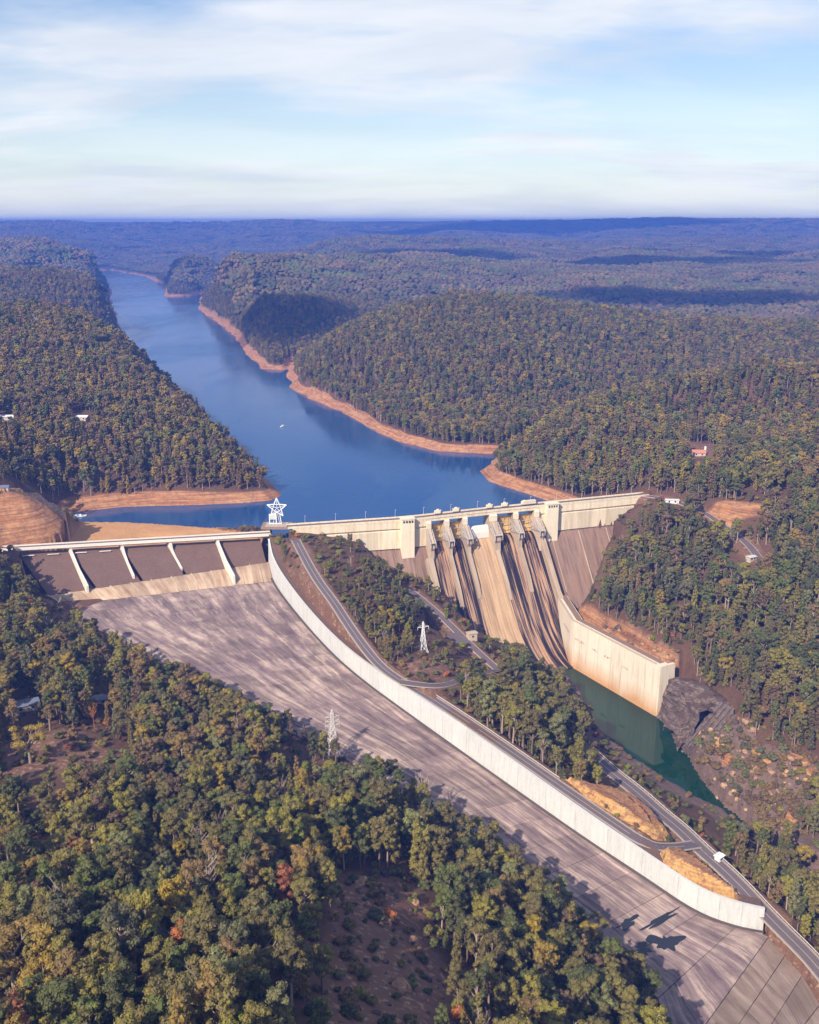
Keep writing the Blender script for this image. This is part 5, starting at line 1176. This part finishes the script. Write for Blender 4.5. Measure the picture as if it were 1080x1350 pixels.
def instancer(name, x, y, z, scl, proto_i, rot, col, mat_label, cat):
    me = bpy.data.meshes.new(name); n = len(x); me.vertices.add(n); me.vertices.foreach_set('co', np.stack([x, y, z], 1).astype(np.float32).ravel())
    for nm, ty, val in (('proto', 'INT', proto_i.astype(np.int32)), ('scl', 'FLOAT', scl.astype(np.float32))):
        a = me.attributes.new(nm, ty, 'POINT'); a.data.foreach_set('value', val)
    a = me.attributes.new('rot', 'FLOAT_VECTOR', 'POINT'); a.data.foreach_set('vector', rot.astype(np.float32).ravel()); me.update()
    o = link(name, me); tag(o, mat_label, cat, kind='stuff')
    g = bpy.data.node_groups.new(name, 'GeometryNodeTree'); g.interface.new_socket('Geometry', in_out='INPUT', socket_type='NodeSocketGeometry'); g.interface.new_socket('Geometry', in_out='OUTPUT', socket_type='NodeSocketGeometry')
    N = g.nodes; gi = N.new('NodeGroupInput'); go = N.new('NodeGroupOutput'); ci = N.new('GeometryNodeCollectionInfo'); ci.inputs['Collection'].default_value = col; ci.inputs['Separate Children'].default_value = True; ci.inputs['Reset Children'].default_value = True
    ip = N.new('GeometryNodeInstanceOnPoints'); ip.inputs['Pick Instance'].default_value = True
    def na(nm, ty):
        q = N.new('GeometryNodeInputNamedAttribute'); q.data_type = ty; q.inputs['Name'].default_value = nm; return q.outputs['Attribute']
    er = N.new('FunctionNodeEulerToRotation'); Lk = g.links.new
    Lk(gi.outputs[0], ip.inputs['Points']); Lk(ci.outputs[0], ip.inputs['Instance']); Lk(na('proto', 'INT'), ip.inputs['Instance Index']); Lk(na('rot', 'FLOAT_VECTOR'), er.inputs[0]); Lk(er.outputs[0], ip.inputs['Rotation']); Lk(na('scl', 'FLOAT'), ip.inputs['Scale']); Lk(ip.outputs[0], go.inputs[0])
    md = o.modifiers.new('scatter', 'NODES'); md.node_group = g
    return o
A_ = {k: np.concatenate(v) for k, v in pts.items()}
instancer('forest', A_['x'], A_['y'], A_['z'], A_['s'], A_['p'], np.stack([np.zeros(len(A_['r'])), np.zeros(len(A_['r'])), A_['r']], 1), TREE_COL, 'dense eucalypt forest and undergrowth covering the hills and gorge slopes', 'forest')
print('forest points', len(A_['x']))

# far woods: one clump per point, tilted with the slope
CLUMP_COL = bpy.data.collections.new('canopy_forms')
for k in range(5):
    rng = np.random.default_rng(50 + k); V = []; Fc = []; n0 = 0
    for i in range(26):
        a = rng.uniform(0, 6.28); q = 34 * math.sqrt(rng.uniform(0, 1)); r = rng.uniform(4.2, 7.0); hh = rng.uniform(6, 14)
        w = ICO2_V * rng.uniform(.72, 1.18, (len(ICO2_V), 1)) * np.array([r, r, r * .8]) + np.array([math.cos(a) * q, math.sin(a) * q, hh]); V.append(w); Fc += [tuple(j + n0 for j in f) for f in ICO2_F]; n0 += len(w)
    me = mesh('canopy_form', np.vstack(V), Fc, M['leaf_far' if k < 3 else 'leaf_brown' if k == 3 else 'leaf_deep']); o = bpy.data.objects.new('canopy_form.%03d' % k, me); CLUMP_COL.objects.link(o)
x, y = scatter(2650, 9500, 44, 25); kk = R3.random(len(x)) < np.clip(1.25 - np.hypot(x, y) / 14000, .5, 1); x, y = x[kk], y[kk]
z, m, sd = heights(x, y, True); e = 20.0; gx = (heights(x + e, y) - heights(x - e, y)) / (2 * e); gy = (heights(x, y + e) - heights(x, y - e)) / (2 * e)
ok = (sd > 55) & (z > 8); x, y, z, gx, gy = [a[ok] for a in (x, y, z, gx, gy)]
rot = np.stack([np.arctan(gy), -np.arctan(gx), R3.uniform(0, .01, len(x))], 1)
instancer('distant_forest', x, y, z - 2.0, R3.uniform(.85, 1.25, len(x)), R3.integers(0, 5, len(x)), rot, CLUMP_COL, 'far forest canopy fading to blue over the upriver hills', 'forest')
print('far points', len(x))
# ------------------------------------------------------------------ haze
def haze():
    mb = MB(); lo, hi = float(GRID['z'].min()) - 1, max(HC + 3, float(GRID['z'].max()) + 3); print('haze', lo, hi); mb.box((0, 0, (lo + hi) / 2), (28400, 28400, hi - lo)); m = bpy.data.materials.new('haze_air'); m.use_nodes = True; nt = m.node_tree; nt.nodes.clear()
    out = nt.nodes.new('ShaderNodeOutputMaterial'); v = nt.nodes.new('ShaderNodeVolumePrincipled'); v.inputs['Color'].default_value = (0.11, 0.27, 1.0, 1); v.inputs['Density'].default_value = 1.4e-4; v.inputs['Anisotropy'].default_value = 0.0
    nt.links.new(v.outputs[0], out.inputs['Volume']); tag(mb.build('haze', m), 'thin blue air between the camera and the far hills', 'haze', kind='stuff')
haze()
# ------------------------------------------------------------------ rock cuttings, boulders and other single things
def stand(px, py):
    zz = 0.0
    for _ in range(25):
        p = P(px, py, zz); zz = .5 * zz + .5 * float(heights(np.array([p[0]]), np.array([p[1]]))[0])
    return P(px, py, zz)
def n3(v, s, seed=0): return fbm(v[:, 0] / s + v[:, 2] / s * .7, v[:, 1] / s - v[:, 2] / s * .6, 4, seed)
def mound(name, pts, h, mat, label, group=None, steep=1.5):
    poly = np.array([P(*p) for p in pts]); lo = poly[:, :2].min(0); hi = poly[:, :2].max(0); st = 1.1
    gx, gy = np.meshgrid(np.arange(lo[0] - 3, hi[0] + 3, st), np.arange(lo[1] - 3, hi[1] + 3, st), indexing='ij'); x, y = gx.ravel(), gy.ravel()
    ins = in_poly(x, y, poly[:, :2]); d, zb, _ = near_line(x, y, np.vstack([poly, poly[:1]])); sd = np.where(ins, d, -d)
    led = h * (np.floor(sd * steep / h * 3 + fbm(x / 9, y / 9, 2, 8)) / 3); prof = np.clip(.55 * sd * steep + .45 * led, 0, h)
    base = heights(x, y) ; z = np.where(sd > 0, np.maximum(base, zb - .5) * .4 + (zb - .3) * .6 + prof * (1 + .22 * fbm(x / 14, y / 14, 3, 4)) + fbm(x / 3.2, y / 3.2, 3, 6) * .75 * np.clip(sd, 0, 1), np.minimum(base, zb) - 1.2)
    n0, n1 = gx.shape; idx = np.arange(n0 * n1).reshape(n0, n1); use = (sd > -1.6).reshape(n0, n1); f = []
    for i in range(n0 - 1):
        for j in range(n1 - 1):
            if use[i, j] and use[i + 1, j] and use[i, j + 1] and use[i + 1, j + 1]: f.append((idx[i, j], idx[i + 1, j], idx[i + 1, j + 1], idx[i, j + 1]))
    o = add(name, np.stack([x, y, z], 1), f, mat); bmx = o.data; bmx.update()
    return tag(o, label, 'rock', group)
mound('rock_cutting', [(728, 1039, -36), (765, 1043, -40), (805, 1049, -44), (842, 1060, -46), (868, 1080, -46), (888, 1105, -45), (872, 1113, -43), (850, 1108, -41), (805, 1083, -37.5), (765, 1059, -35)], 7.5, M['rock_gold'], 'long ochre rock cutting between the upper and lower roads', 'ochre rock cuttings behind the pale wall')
mound('rock_cutting', [(866, 1127, -41), (893, 1124, -45), (918, 1134, -47), (946, 1155, -48.5), (976, 1187, -51), (985, 1197, -52), (972, 1192, -47), (940, 1177, -44), (905, 1159, -41.5), (874, 1139, -39.5)], 5.5, M['rock_gold'], 'smaller ochre rock cutting behind the lower end of the pale wall', 'ochre rock cuttings behind the pale wall')
def cliff(name, base, h, mat, label, lean=0.35, depth=14, seed=0, amp=1.5, side=1, taper=True, block=4.0):
    """rock face standing on a base line, its top running back into the hill"""
    line = resample(np.array(base), 1.6); off = offset_line(line, -1.0) - line; off = off[:, :2] * side; n = len(line); rows = []
    L = np.r_[0, np.cumsum(np.linalg.norm(np.diff(line[:, :2], axis=0), axis=1))]; hh = h * ((.45 + .55 * np.sin(np.pi * np.clip(L / L[-1], .0, 1)) ** .6) if taper else np.ones(n)) * (1 + .22 * fbm(L / 9, L * 0 + seed, 3, seed))
    prof = [(-.5, -.12)] + [(lean * h * t, t) for t in np.linspace(0, 1, 12)] + [(lean * h + depth * .4, 1.04), (lean * h + depth, .93), (lean * h + depth * 1.15, .55)]
    for o, t in prof:
        p = line.copy(); p[:, :2] += off * o; p[:, 2] = line[:, 2] + hh * t; rows.append(p)
    V = np.vstack(rows); k = len(prof)
    q = n3(V / np.array([1, 1, .6]), block * 2.2, seed + 3); stp = np.round(n3(V, block, seed + 9) * 3) / 3
    disp = (q * 1.0 + stp * .9) * amp; oo = np.tile(off, (k, 1)); V[:, 0] -= oo[:, 0] * disp; V[:, 1] -= oo[:, 1] * disp; V[:, 2] += n3(V, 3.5, seed + 5) * amp * .45
    f = [(a * n + i, a * n + i + 1, (a + 1) * n + i + 1, (a + 1) * n + i) for a in range(k - 1) for i in range(n - 1)]
    return tag(add(name, V, f, mat), label, 'rock')
cliff('rock_cliff', [P(14, 724, 10), P(42, 708, 9), P(70, 692, 7), P(86, 678, 4)], 19, M['rock_tan'], 'pale tan rock face above the left end of the spillway bridge', lean=.5, depth=10, seed=2)
cliff('rock_cliff', [P(-20, 712, 22), P(20, 694, 22), P(48, 680, 20), P(66, 664, 18)], 20, M['rock_tan'], 'banded orange rock face behind the bridge at the left edge, middle bench', lean=.45, depth=12, seed=5)
cliff('rock_cliff', [P(-20, 680, 40), P(14, 665, 40), P(38, 654, 38)], 12, M['rock_gold'], 'highest orange rock bench at the left edge below the trees', lean=.5, depth=14, seed=8)
cliff('rock_outcrop', [P(864, 946, POOL_Z - 1), P(880, 962, POOL_Z - 1), P(892, 980, POOL_Z - 1), P(906, 996, POOL_Z - 1)], 31, M['rock_dark'], 'black stained blocky rock outcrop beyond the end of the training wall', lean=.22, depth=13, seed=11, amp=2.4, taper=False, block=5.0)
cliff('rock_outcrop', [P(880, 908, -64), P(905, 925, -66), P(930, 940, -68), P(940, 956, -72)], 11, M['rock_dark'], 'broken grey rock ledges stepping down behind the black outcrop', lean=.7, depth=10, seed=14, amp=2.0)
cliff('rock_outcrop', [P(893, 988, -90), P(910, 970, -82), P(930, 951, -73), P(946, 936, -66)], 11, M['rock_dark'], 'dark rock step wedged between the black outcrop and the ridged slab', lean=.3, depth=12, seed=19, amp=1.8, taper=False)
# ridged slab: each ridge a piece of its own
a0, a1, b0, b1 = P(902, 978, -84), P(924, 1003, -84.5), P(950, 924, -56), P(974, 942, -58)
sl = empty('ridged_rock_slab', tuple((a0 + a1 + b0 + b1) / 4)); tag(sl, 'dark ridged stone slab sloping down to the green pool', 'rock'); S0 = Vector(sl.location)
for k in range(10):
    t0, t1 = k / 10 + .006, (k + 1) / 10 - .006; lift = (.9 if k % 2 else 0.0) + random.uniform(-.2, .3); sh = random.uniform(-.05, .05); v = []
    for s in (0 + sh, .33, .66, 1 + sh):
        for t in (t0, (t0 + t1) / 2, t1):
            p = (a0 * (1 - s) + b0 * s) * (1 - t) + (a1 * (1 - s) + b1 * s) * t; v.append(Vector(p) + Vector((0, 0, lift + (.5 if t not in (t0, t1) else 0) + random.uniform(-.15, .15))) - S0)
    f = []
    for i in range(3):
        for j in range(2): f.append((3 * i + j, 3 * i + j + 1, 3 * i + 4 + j, 3 * i + 3 + j)[::-1])
    n = len(v); v += [p - Vector((0, 0, 7)) for p in v]
    for i in range(3): f += [(3 * i, 3 * i + 3, n + 3 * i + 3, n + 3 * i)[::-1], (3 * i + 2, n + 3 * i + 2, n + 3 * i + 5, 3 * i + 5)[::-1]]
    f += [(0, n, n + 1, 1), (1, n + 1, n + 2, 2), (9, 10, n + 10, n + 9), (10, 11, n + 11, n + 10)]
    add('ridge', v, f, M['rock_ridged'], sl)
def boulder_me(seed, mat):
    rng = np.random.default_rng(seed); v = ICO2_V * rng.uniform(.7, 1.15, (len(ICO2_V), 1)); v = np.clip(v, -.72, .72) * np.array([1.2, .95, .8]); return mesh('boulder', v, ICO2_F, mat)
BM = [boulder_me(i, M['rock_gold']) for i in range(3)] + [boulder_me(i + 5, M['rock_tan']) for i in range(3)]
bpx = [(1000, 992), (1012, 1004), (1022, 998), (1034, 1008), (1044, 1000), (1052, 1014), (1062, 1006), (1070, 1018), (1036, 1022), (1018, 1018), (985, 952), (992, 962), (1050, 1026), (1066, 1030)]
bl = ['largest', 'leftmost', 'upper', 'tilted', 'flat topped', 'squat', 'blocky', 'rightmost', 'lower', 'small', 'isolated upper', 'isolated lower', 'bottom', 'bottom right']
for i, (a, b) in enumerate(bpx):
    p = stand(a, b); o = link('boulder', BM[i % 6]); o.location = p + np.array([0, 0, .6]); s = random.uniform(2.2, 4.2) * (1.3 if i == 0 else 1); o.scale = (s, s, s * .8); o.rotation_euler = (random.uniform(-.3, .3), random.uniform(-.3, .3), random.uniform(0, 6))
    tag(o, '%s golden sandstone boulder in the scree on the right bank slope' % bl[i], 'boulder', 'sandstone boulders on the right bank')
# loose stones over the gorge slope
ROCK_COL = bpy.data.collections.new('stone_forms')
for i in range(4): ROCK_COL.objects.link(bpy.data.objects.new('stone_form.%03d' % i, boulder_me(30 + i, M['rock_dark'] if i < 2 else M['rock_tan'])))
x, y = scatter(220, 830, 3.2, 30); z, m, sd = heights(x, y, True); g_ = in_poly(x, y, CLEAR['gorge']); shelf = in_poly(x, y, CLEAR['shelf'])
ok = (g_ & (R3.random(len(x)) < .8) | in_poly(x, y, CLEAR['bare']) & (R3.random(len(x)) < .22) | shelf & (R3.random(len(x)) < .3)) & (z > POOL_Z - .5); x, y, z = x[ok], y[ok], z[ok]
instancer('scree', x, y, z, R3.gamma(2.2, .42, len(x)) + .25, R3.choice(4, len(x), p=[.35, .3, .2, .15]), R3.uniform(-.4, 6, (len(x), 3)), ROCK_COL, 'loose dark and tan stones littering the gorge slope and the foreground clearing', 'stones')

# star frame on the dam's left abutment
p = P(365, 692, 21.0); st = empty('star_frame', tuple(p)); st.scale = (1.15, 1.15, 1.15); tag(st, 'white steel frame with a large star standing at the left end of the dam crest', 'star frame')
mb = MB(); mb.box((0, 0, -.6), (22, 15, 1.4)); mb.build('plinth', M['weathered'], st)
mb = MB(); mb.box((0, 0, .35), (16, 10, .5)); mb.build('terrace', M['kerb'], st)
c_ = Vector((.5, 0, 13.2)); ro, ri = 7.6, 3.4; sp = [c_ + Vector((math.sin(k * math.pi / 5) * (ro if k % 2 == 0 else ri), 0, math.cos(k * math.pi / 5) * (ro if k % 2 == 0 else ri))) for k in range(10)]
mb = MB()
for k in range(10): mb.bar(sp[k], sp[(k + 1) % 10], .42, 5)
for k in range(0, 10, 2): mb.bar(sp[k], c_, .22, 4)
for k in range(1, 10, 2): mb.bar(sp[k], sp[(k + 2) % 10], .3, 4)
mb.build('star', M['steel_white'], st)
mb = MB()
for x_ in (-5.2, -.2): mb.bar((x_, 0, 0), (x_, 0, 8.4), .45, 5)
for z_ in (1.0, 8.2): mb.bar((-5.2, 0, z_), (-.2, 0, z_), .4, 5)
mb.bar((-5.2, 0, 4.6), (-.2, 0, 4.6), .3, 4); mb.bar((3.6, 0, 0), (2.6, 0, 8.0), .4, 5); mb.bar((-.2, 0, 1), (3.6, 0, 1.2), .3, 4); mb.bar((2, 2.6, 0), (.5, .3, 11), .3, 4); mb.bar((-3, 2.6, 0), (-.5, .3, 11), .3, 4)
mb.build('support_frame', M['steel_white'], st)
mb = MB(); mb.box((-2.7, .1, 6.4), (4.2, .25, 2.6)); mb.build('panel', M['galv'], st)

def pylon(px, py, h, arms, mat, label, w=.13, r=.16, arm=4.2):
    p = stand(px, py); k_ = 0
    while in_poly(np.array([p[0]]), np.array([p[1]]), grow(CH_POLY[:, :2], 3))[0] and k_ < 60: p = p + np.array([-1.2, -.8, 0]); k_ += 1
    p[2] = float(heights(np.array([p[0]]), np.array([p[1]]))[0]); o = empty('pylon', tuple(p), .35); tag(o, label, 'pylon'); mb = MB()
    b, t = w * h, .022 * h; cs = [(-1, -1), (1, -1), (1, 1), (-1, 1)]; wd = lambda q: b + (t - b) * min(1, q / .78) ** .8
    lv = [0, .2, .38, .53, .65, .75, .84, .92]
    for i in range(len(lv) - 1):
        a, c2 = lv[i], lv[i + 1]
        for k in range(4):
            x0, y0 = cs[k]; x1, y1 = cs[(k + 1) % 4]; A, B2 = wd(a), wd(c2)
            mb.bar((x0 * A, y0 * A, a * h), (x0 * B2, y0 * B2, c2 * h), r * 1.25); mb.bar((x0 * A, y0 * A, a * h), (x1 * B2, y1 * B2, c2 * h), r * .65, 3); mb.bar((x1 * A, y1 * A, a * h), (x0 * B2, y0 * B2, c2 * h), r * .65, 3); mb.bar((x0 * B2, y0 * B2, c2 * h), (x1 * B2, y1 * B2, c2 * h), r * .6, 3)
    for k in range(4): mb.bar((cs[k][0] * t, cs[k][1] * t, .92 * h), (0, 0, h), r)
    mb.build('lattice_body', mat, o)
    for q in arms:
        mb = MB()
        for s in (-1, 1):
            for e in (-t, t): mb.bar((s * t, e, q * h), (s * arm, 0, q * h + .3), r * .8); 
            mb.bar((s * t, 0, q * h + 1.6), (s * arm, 0, q * h + .35), r * .7); mb.bar((s * arm, 0, q * h + .3), (s * arm, 0, q * h - 1.6), .14, 5)
        mb.build('cross_arm', mat, o)
    for k in range(4):
        m2 = MB(); m2.box((cs[k][0] * b, cs[k][1] * b, -.2), (1.4, 1.4, 1.2)); m2.build('footing', M['kerb'], o)
pylon(467, 1002, 31, (.66, .75, .84), M['galv'], 'tall grey lattice pylon at the edge of the chute in the foreground')
pylon(558, 858, 22, (.80,), M['steel_white'], 'white lattice tower with one broad cross arm beside the car park', w=.11, r=.15, arm=4.0)

def house(name, px, py, L, W, h, roofh, rz, wallm, roofm, label, cat='house', lean=False, windows=2):
    p = stand(px, py); o = empty(name, tuple(p), rz); tag(o, label, cat); mb = MB(); mb.box((0, 0, h / 2 - .8), (L, W, h + 1.6)); mb.build('wall', wallm, o); e = .6; v = []; mb = MB()
    mb.prism([(-L / 2 - e, -W / 2 - e, h - .1), (-L / 2 - e, -W / 2 - e, h + .15), (-L / 2 - e, 0, h + roofh), (-L / 2 - e, W / 2 + e, h + .15), (-L / 2 - e, W / 2 + e, h - .1)], (L + 2 * e, 0, 0)); mb.build('roof', roofm, o)
    for k in range(windows):
        mb = MB(); mb.box((-L / 2 + L * (k + .6) / (windows + .2), -W / 2 - .03, h * .55), (1.5, .12, 1.3)); wo = mb.build('window', M['glass'], o); mb = MB(); mb.box((-L / 2 + L * (k + .6) / (windows + .2), -W / 2 - .06, h * .55 - .75), (1.8, .2, .12)); mb.build('sill', M['kerb'], wo)
    mb = MB(); mb.box((L / 2 - 1.2, -W / 2 - .03, 1.0), (1.0, .12, 2.1)); mb.build('door', M['gate_grey'], o)
    return o
hs = house('house', 921, 600, 13, 9, 3.2, 2.6, -.1, M['house_wall'], M['roof_red'], 'red roofed house among trees on the right bank hill')
mb = MB(); mb.box((6.6, 1.5, 4.5), (1.8, 1.8, 9)); mb.build('chimney', M['steel_white'], hs)
house('shed', 8, 553, 19, 8, 3.4, 1.6, .05, M['house_wall'], M['roof_white'], 'long white roofed building on the left bank hill at the left edge', 'building')
house('shed', 109, 553, 13, 8, 3.2, 1.8, -.1, M['house_wall'], M['roof_white'], 'white roofed building alone among trees on the left bank hill', 'building')
house('shed', 4, 646, 10, 8, 3.0, 1.4, .2, M['house_wall'], M['roof_blue'], 'blue grey roofed shed above the left rock face', 'building')
house('shed', 34, 934, 14, 9, 3.6, 2.0, .5, M['house_wall'], M['roof_blue'], 'large dark blue roofed building at the left edge of the wood', 'building')
house('shed', 132, 926, 8, 6, 3.0, 1.6, .3, M['house_wall'], M['roof_blue'], 'small blue roofed shed behind the orange dead tree', 'building')
house('pump_house', 990, 738, 7, 5, 3.0, .8, .5, M['house_wall'], M['galv'], 'pale pump house in a clearing on the right bank', 'building')
house('site_hut', 886, 663, 12, 4, 3.2, .4, -.1, M['roof_white'], M['roof_white'], 'long white site hut beside the road at the right end of the dam', 'hut')
house('valve_house', 622, 842, 7, 5, 5, .5, .35, M['pier'], M['pier'], 'pale concrete valve house at the foot of the spillway', 'building', windows=1)
house('gate_hut', 948, 1134, 4, 3, 2.8, .4, .7, M['roof_white'], M['roof_white'], 'tiny white gate hut beside the lower road', 'hut', windows=1)

def car(px, py, z, rz, paint, label):
    p = P(px, py, z); o = empty('parked_car', tuple(p), rz); tag(o, label, 'car', 'cars near the dam')
    mb = MB(); mb.prism([(-2.2, -.85, .35), (-2.2, -.85, .95), (-1.2, -.85, 1.05), (1.1, -.85, 1.05), (2.2, -.85, .85), (2.2, -.85, .35)], (0, 1.7, 0)); mb.build('body', paint, o)
    mb = MB(); mb.prism([(-1.7, -.72, 1.05), (-1.3, -.72, 1.55), (.5, -.72, 1.55), (1.1, -.72, 1.05)], (0, 1.44, 0)); c2 = mb.build('cabin', M['glass'], o)
    mb = MB(); mb.box((-.4, 0, 1.58), (1.75, 1.4, .08)); mb.build('roof', paint, c2)
    for x_ in (-1.35, 1.35):
        for y_ in (-.86, .86):
            mb = MB(); mb.bar((x_, y_ - .1, .34), (x_, y_ + .1, .34), .34, 10); w = mb.build('wheel', M['rubber'], o); mb = MB(); mb.bar((x_, y_ - .12, .34), (x_, y_ + .12, .34), .19, 8); mb.build('rim', M['chrome'], w)
    for y_ in (-.6, .6):
        mb = MB(); mb.box((2.2, y_, .7), (.08, .35, .18)); mb.build('headlight', M['steel_white'], o)
car(580, 838, -31.2, .9, M['car_white'], 'white car in the car park below the dam')
car(576, 846, -31.2, .9, M['car_blue'], 'dark blue car in the car park nearest the trees')
car(567, 839, -31.2, 1.0, M['car_yellow'], 'yellow vehicle beside the white lattice tower')
car(873, 656.5, 22.1, .1, M['car_red'], 'red car at the right end of the dam crest')
def boat(px, py, L, rz, label, pontoon=False):
    p = P(px, py, 0); o = empty('boat', tuple(p), rz); tag(o, label, 'boat'); W = L * .28
    mb = MB(); mb.raw([(-L / 2, -W / 2, .8), (L * .2, -W / 2, .8), (L / 2, 0, 1.0), (L * .2, W / 2, .8), (-L / 2, W / 2, .8), (-L / 2, -W * .35, -.3), (L * .2, -W * .35, -.3), (L * .42, 0, -.2), (L * .2, W * .35, -.3), (-L / 2, W * .35, -.3)], [(0, 1, 2, 3, 4), (0, 5, 6, 1), (1, 6, 7, 2), (2, 7, 8, 3), (3, 8, 9, 4), (4, 9, 5, 0)]); mb.build('hull', M['steel_white'], o)
    mb = MB(); mb.box((-L * .05, 0, 1.6), (L * .35, W * .7, 1.6), 0, .8); mb.build('cabin', M['roof_white'], o); mb = MB(); mb.bar((0, 0, 2), (0, 0, 4.2 if pontoon else 3), .1, 5); mb.build('mast', M['galv'], o)
    if pontoon: mb = MB(); mb.box((-L * .1, W * 1.0, .4), (L * 1.1, W * .8, .7)); mb.build('pontoon', M['roof_white'], o)
boat(106, 681, 12, .1, 'white work boat with pontoon moored in the dark inlet above the bridge', True)
boat(373, 562.5, 8, .8, 'small white boat alone out on the blue reservoir')

def rail(line, off, name, label, h=.75, every=4.0):
    l = resample(offset_line(resample(line, 3.0), off), every); o = empty(name, tuple(l[len(l) // 2])); tag(o, label, 'guard rail'); q = l - np.array([*o.location]); strip(q, -.08, .08, h - .42, h, 'beam', M['galv'], o)
    for i in range(0, len(q)): 
        mb = MB(); mb.box((q[i][0], q[i][1], h / 2 - .3), (.14, .14, h + .6)) if False else mb.bar((q[i][0], q[i][1], q[i][2] - .3), (q[i][0], q[i][1], q[i][2] + h + .05), .09); mb.build('post', M['galv'], o)
rail(ROAD_LOWER, -5.2, 'guard_rail', 'pale guard rail along the river side of the lower road', .95)
rail(ROAD_UPPER[(ROAD_UPPER[:, 1] < 600) & (ROAD_UPPER[:, 1] > 505)], -4.7, 'guard_rail', 'guard rail beside the upper road above the tree filled gully')
# standing water on the chute
def puddle(s0, w0, rs, rw, seed, label):
    rng = np.random.default_rng(seed); v = []; n = 48; ph = rng.uniform(0, 6, 4)
    for i in range(n):
        a = 6.283 * i / n; k = 1 + .30 * math.sin(2 * a + ph[0]) + .25 * math.sin(3 * a + ph[1]) + .20 * math.sin(5 * a + ph[2]) + .14 * math.sin(9 * a + ph[3]); v.append(chute(s0 + rs * k * math.cos(a), w0 + rw * k * math.sin(a)) + np.array([0, 0, .16]))
    v.append(chute(s0, w0) + np.array([0, 0, .16])); tag(add('puddle', v, [(i, (i + 1) % n, n) for i in range(n)], M['wet']), label, 'puddle', 'puddles on the chute floor')
puddle(_s[10] + 5, .52, 5.0, .11, 1, 'largest dark puddle in the middle of the lower chute floor'); puddle(_s[10] - 6, .34, 1.5, .24, 2, 'thin dark puddle reaching across towards the pale wall'); puddle(_s[10] - 13, .60, 2.0, .12, 3, 'small dark puddle upslope of the long thin one'); puddle(_s[10] + 2, .74, 3.4, .07, 4, 'dark puddle close to the trees on the lower chute')

# ------------------------------------------------------------------ broken cloud overhead (its shadows dapple the hills)
def clouds():
    n = NB('cloud_vapour'); n.N.remove(n.b); tr = n.N.new('ShaderNodeBsdfTransparent'); df = n.N.new('ShaderNodeBsdfTranslucent'); df.inputs[0].default_value = (.9, .9, .92, 1); mx = n.N.new('ShaderNodeMixShader'); mx.inputs[0].default_value = .42
    n.L(tr.outputs[0], mx.inputs[1]); n.L(df.outputs[0], mx.inputs[2]); n.L(mx.outputs[0], n.out.inputs[0])
    rng = np.random.default_rng(5); V = []; Fc = []; n0 = 0; k = 1 / math.tan(SUN_EL); dx, dy = math.sin(SUN_AZ) * k, math.cos(SUN_AZ) * k
    def cloud(g, rx, ry, alt):
        nonlocal n0
        c_ = np.array([g[0] + dx * (alt - g[2]), g[1] + dy * (alt - g[2]), alt])
        for i in range(int(9 + rx / 60)):
            a = rng.uniform(0, 6.28); q = math.sqrt(rng.uniform(0, 1)) * .75; r = rng.uniform(.30, .5)
            w = ICO2_V * rng.uniform(.8, 1.15, (len(ICO2_V), 1)) * np.array([rx * r, ry * r, min(rx, ry) * r * .35]) + c_ + np.array([math.cos(a) * q * rx, math.sin(a) * q * ry, rng.uniform(-.03, .08) * rx]); V.append(w); Fc.extend([tuple(j + n0 for j in f) for f in ICO2_F]); n0 += len(w)
    for g, rx, ry in ((PR(395, 435, 2450), 210, 260), (PR(700, 352, 4300), 1100, 260), (PR(560, 345, 4700), 500, 260), (PR(60, 335, 4700), 500, 300), (PR(1000, 340, 5200), 600, 300), (PR(900, 395, 3000), 480, 160)): cloud(g, rx, ry, 2300)
    cloud(PR(700, 304, 9000), 1500, 500, 3600)
    o = add('clouds', np.vstack(V), Fc, n.m, smooth=True); tag(o, 'broken white cloud high over the valley', 'cloud', kind='stuff')
clouds()
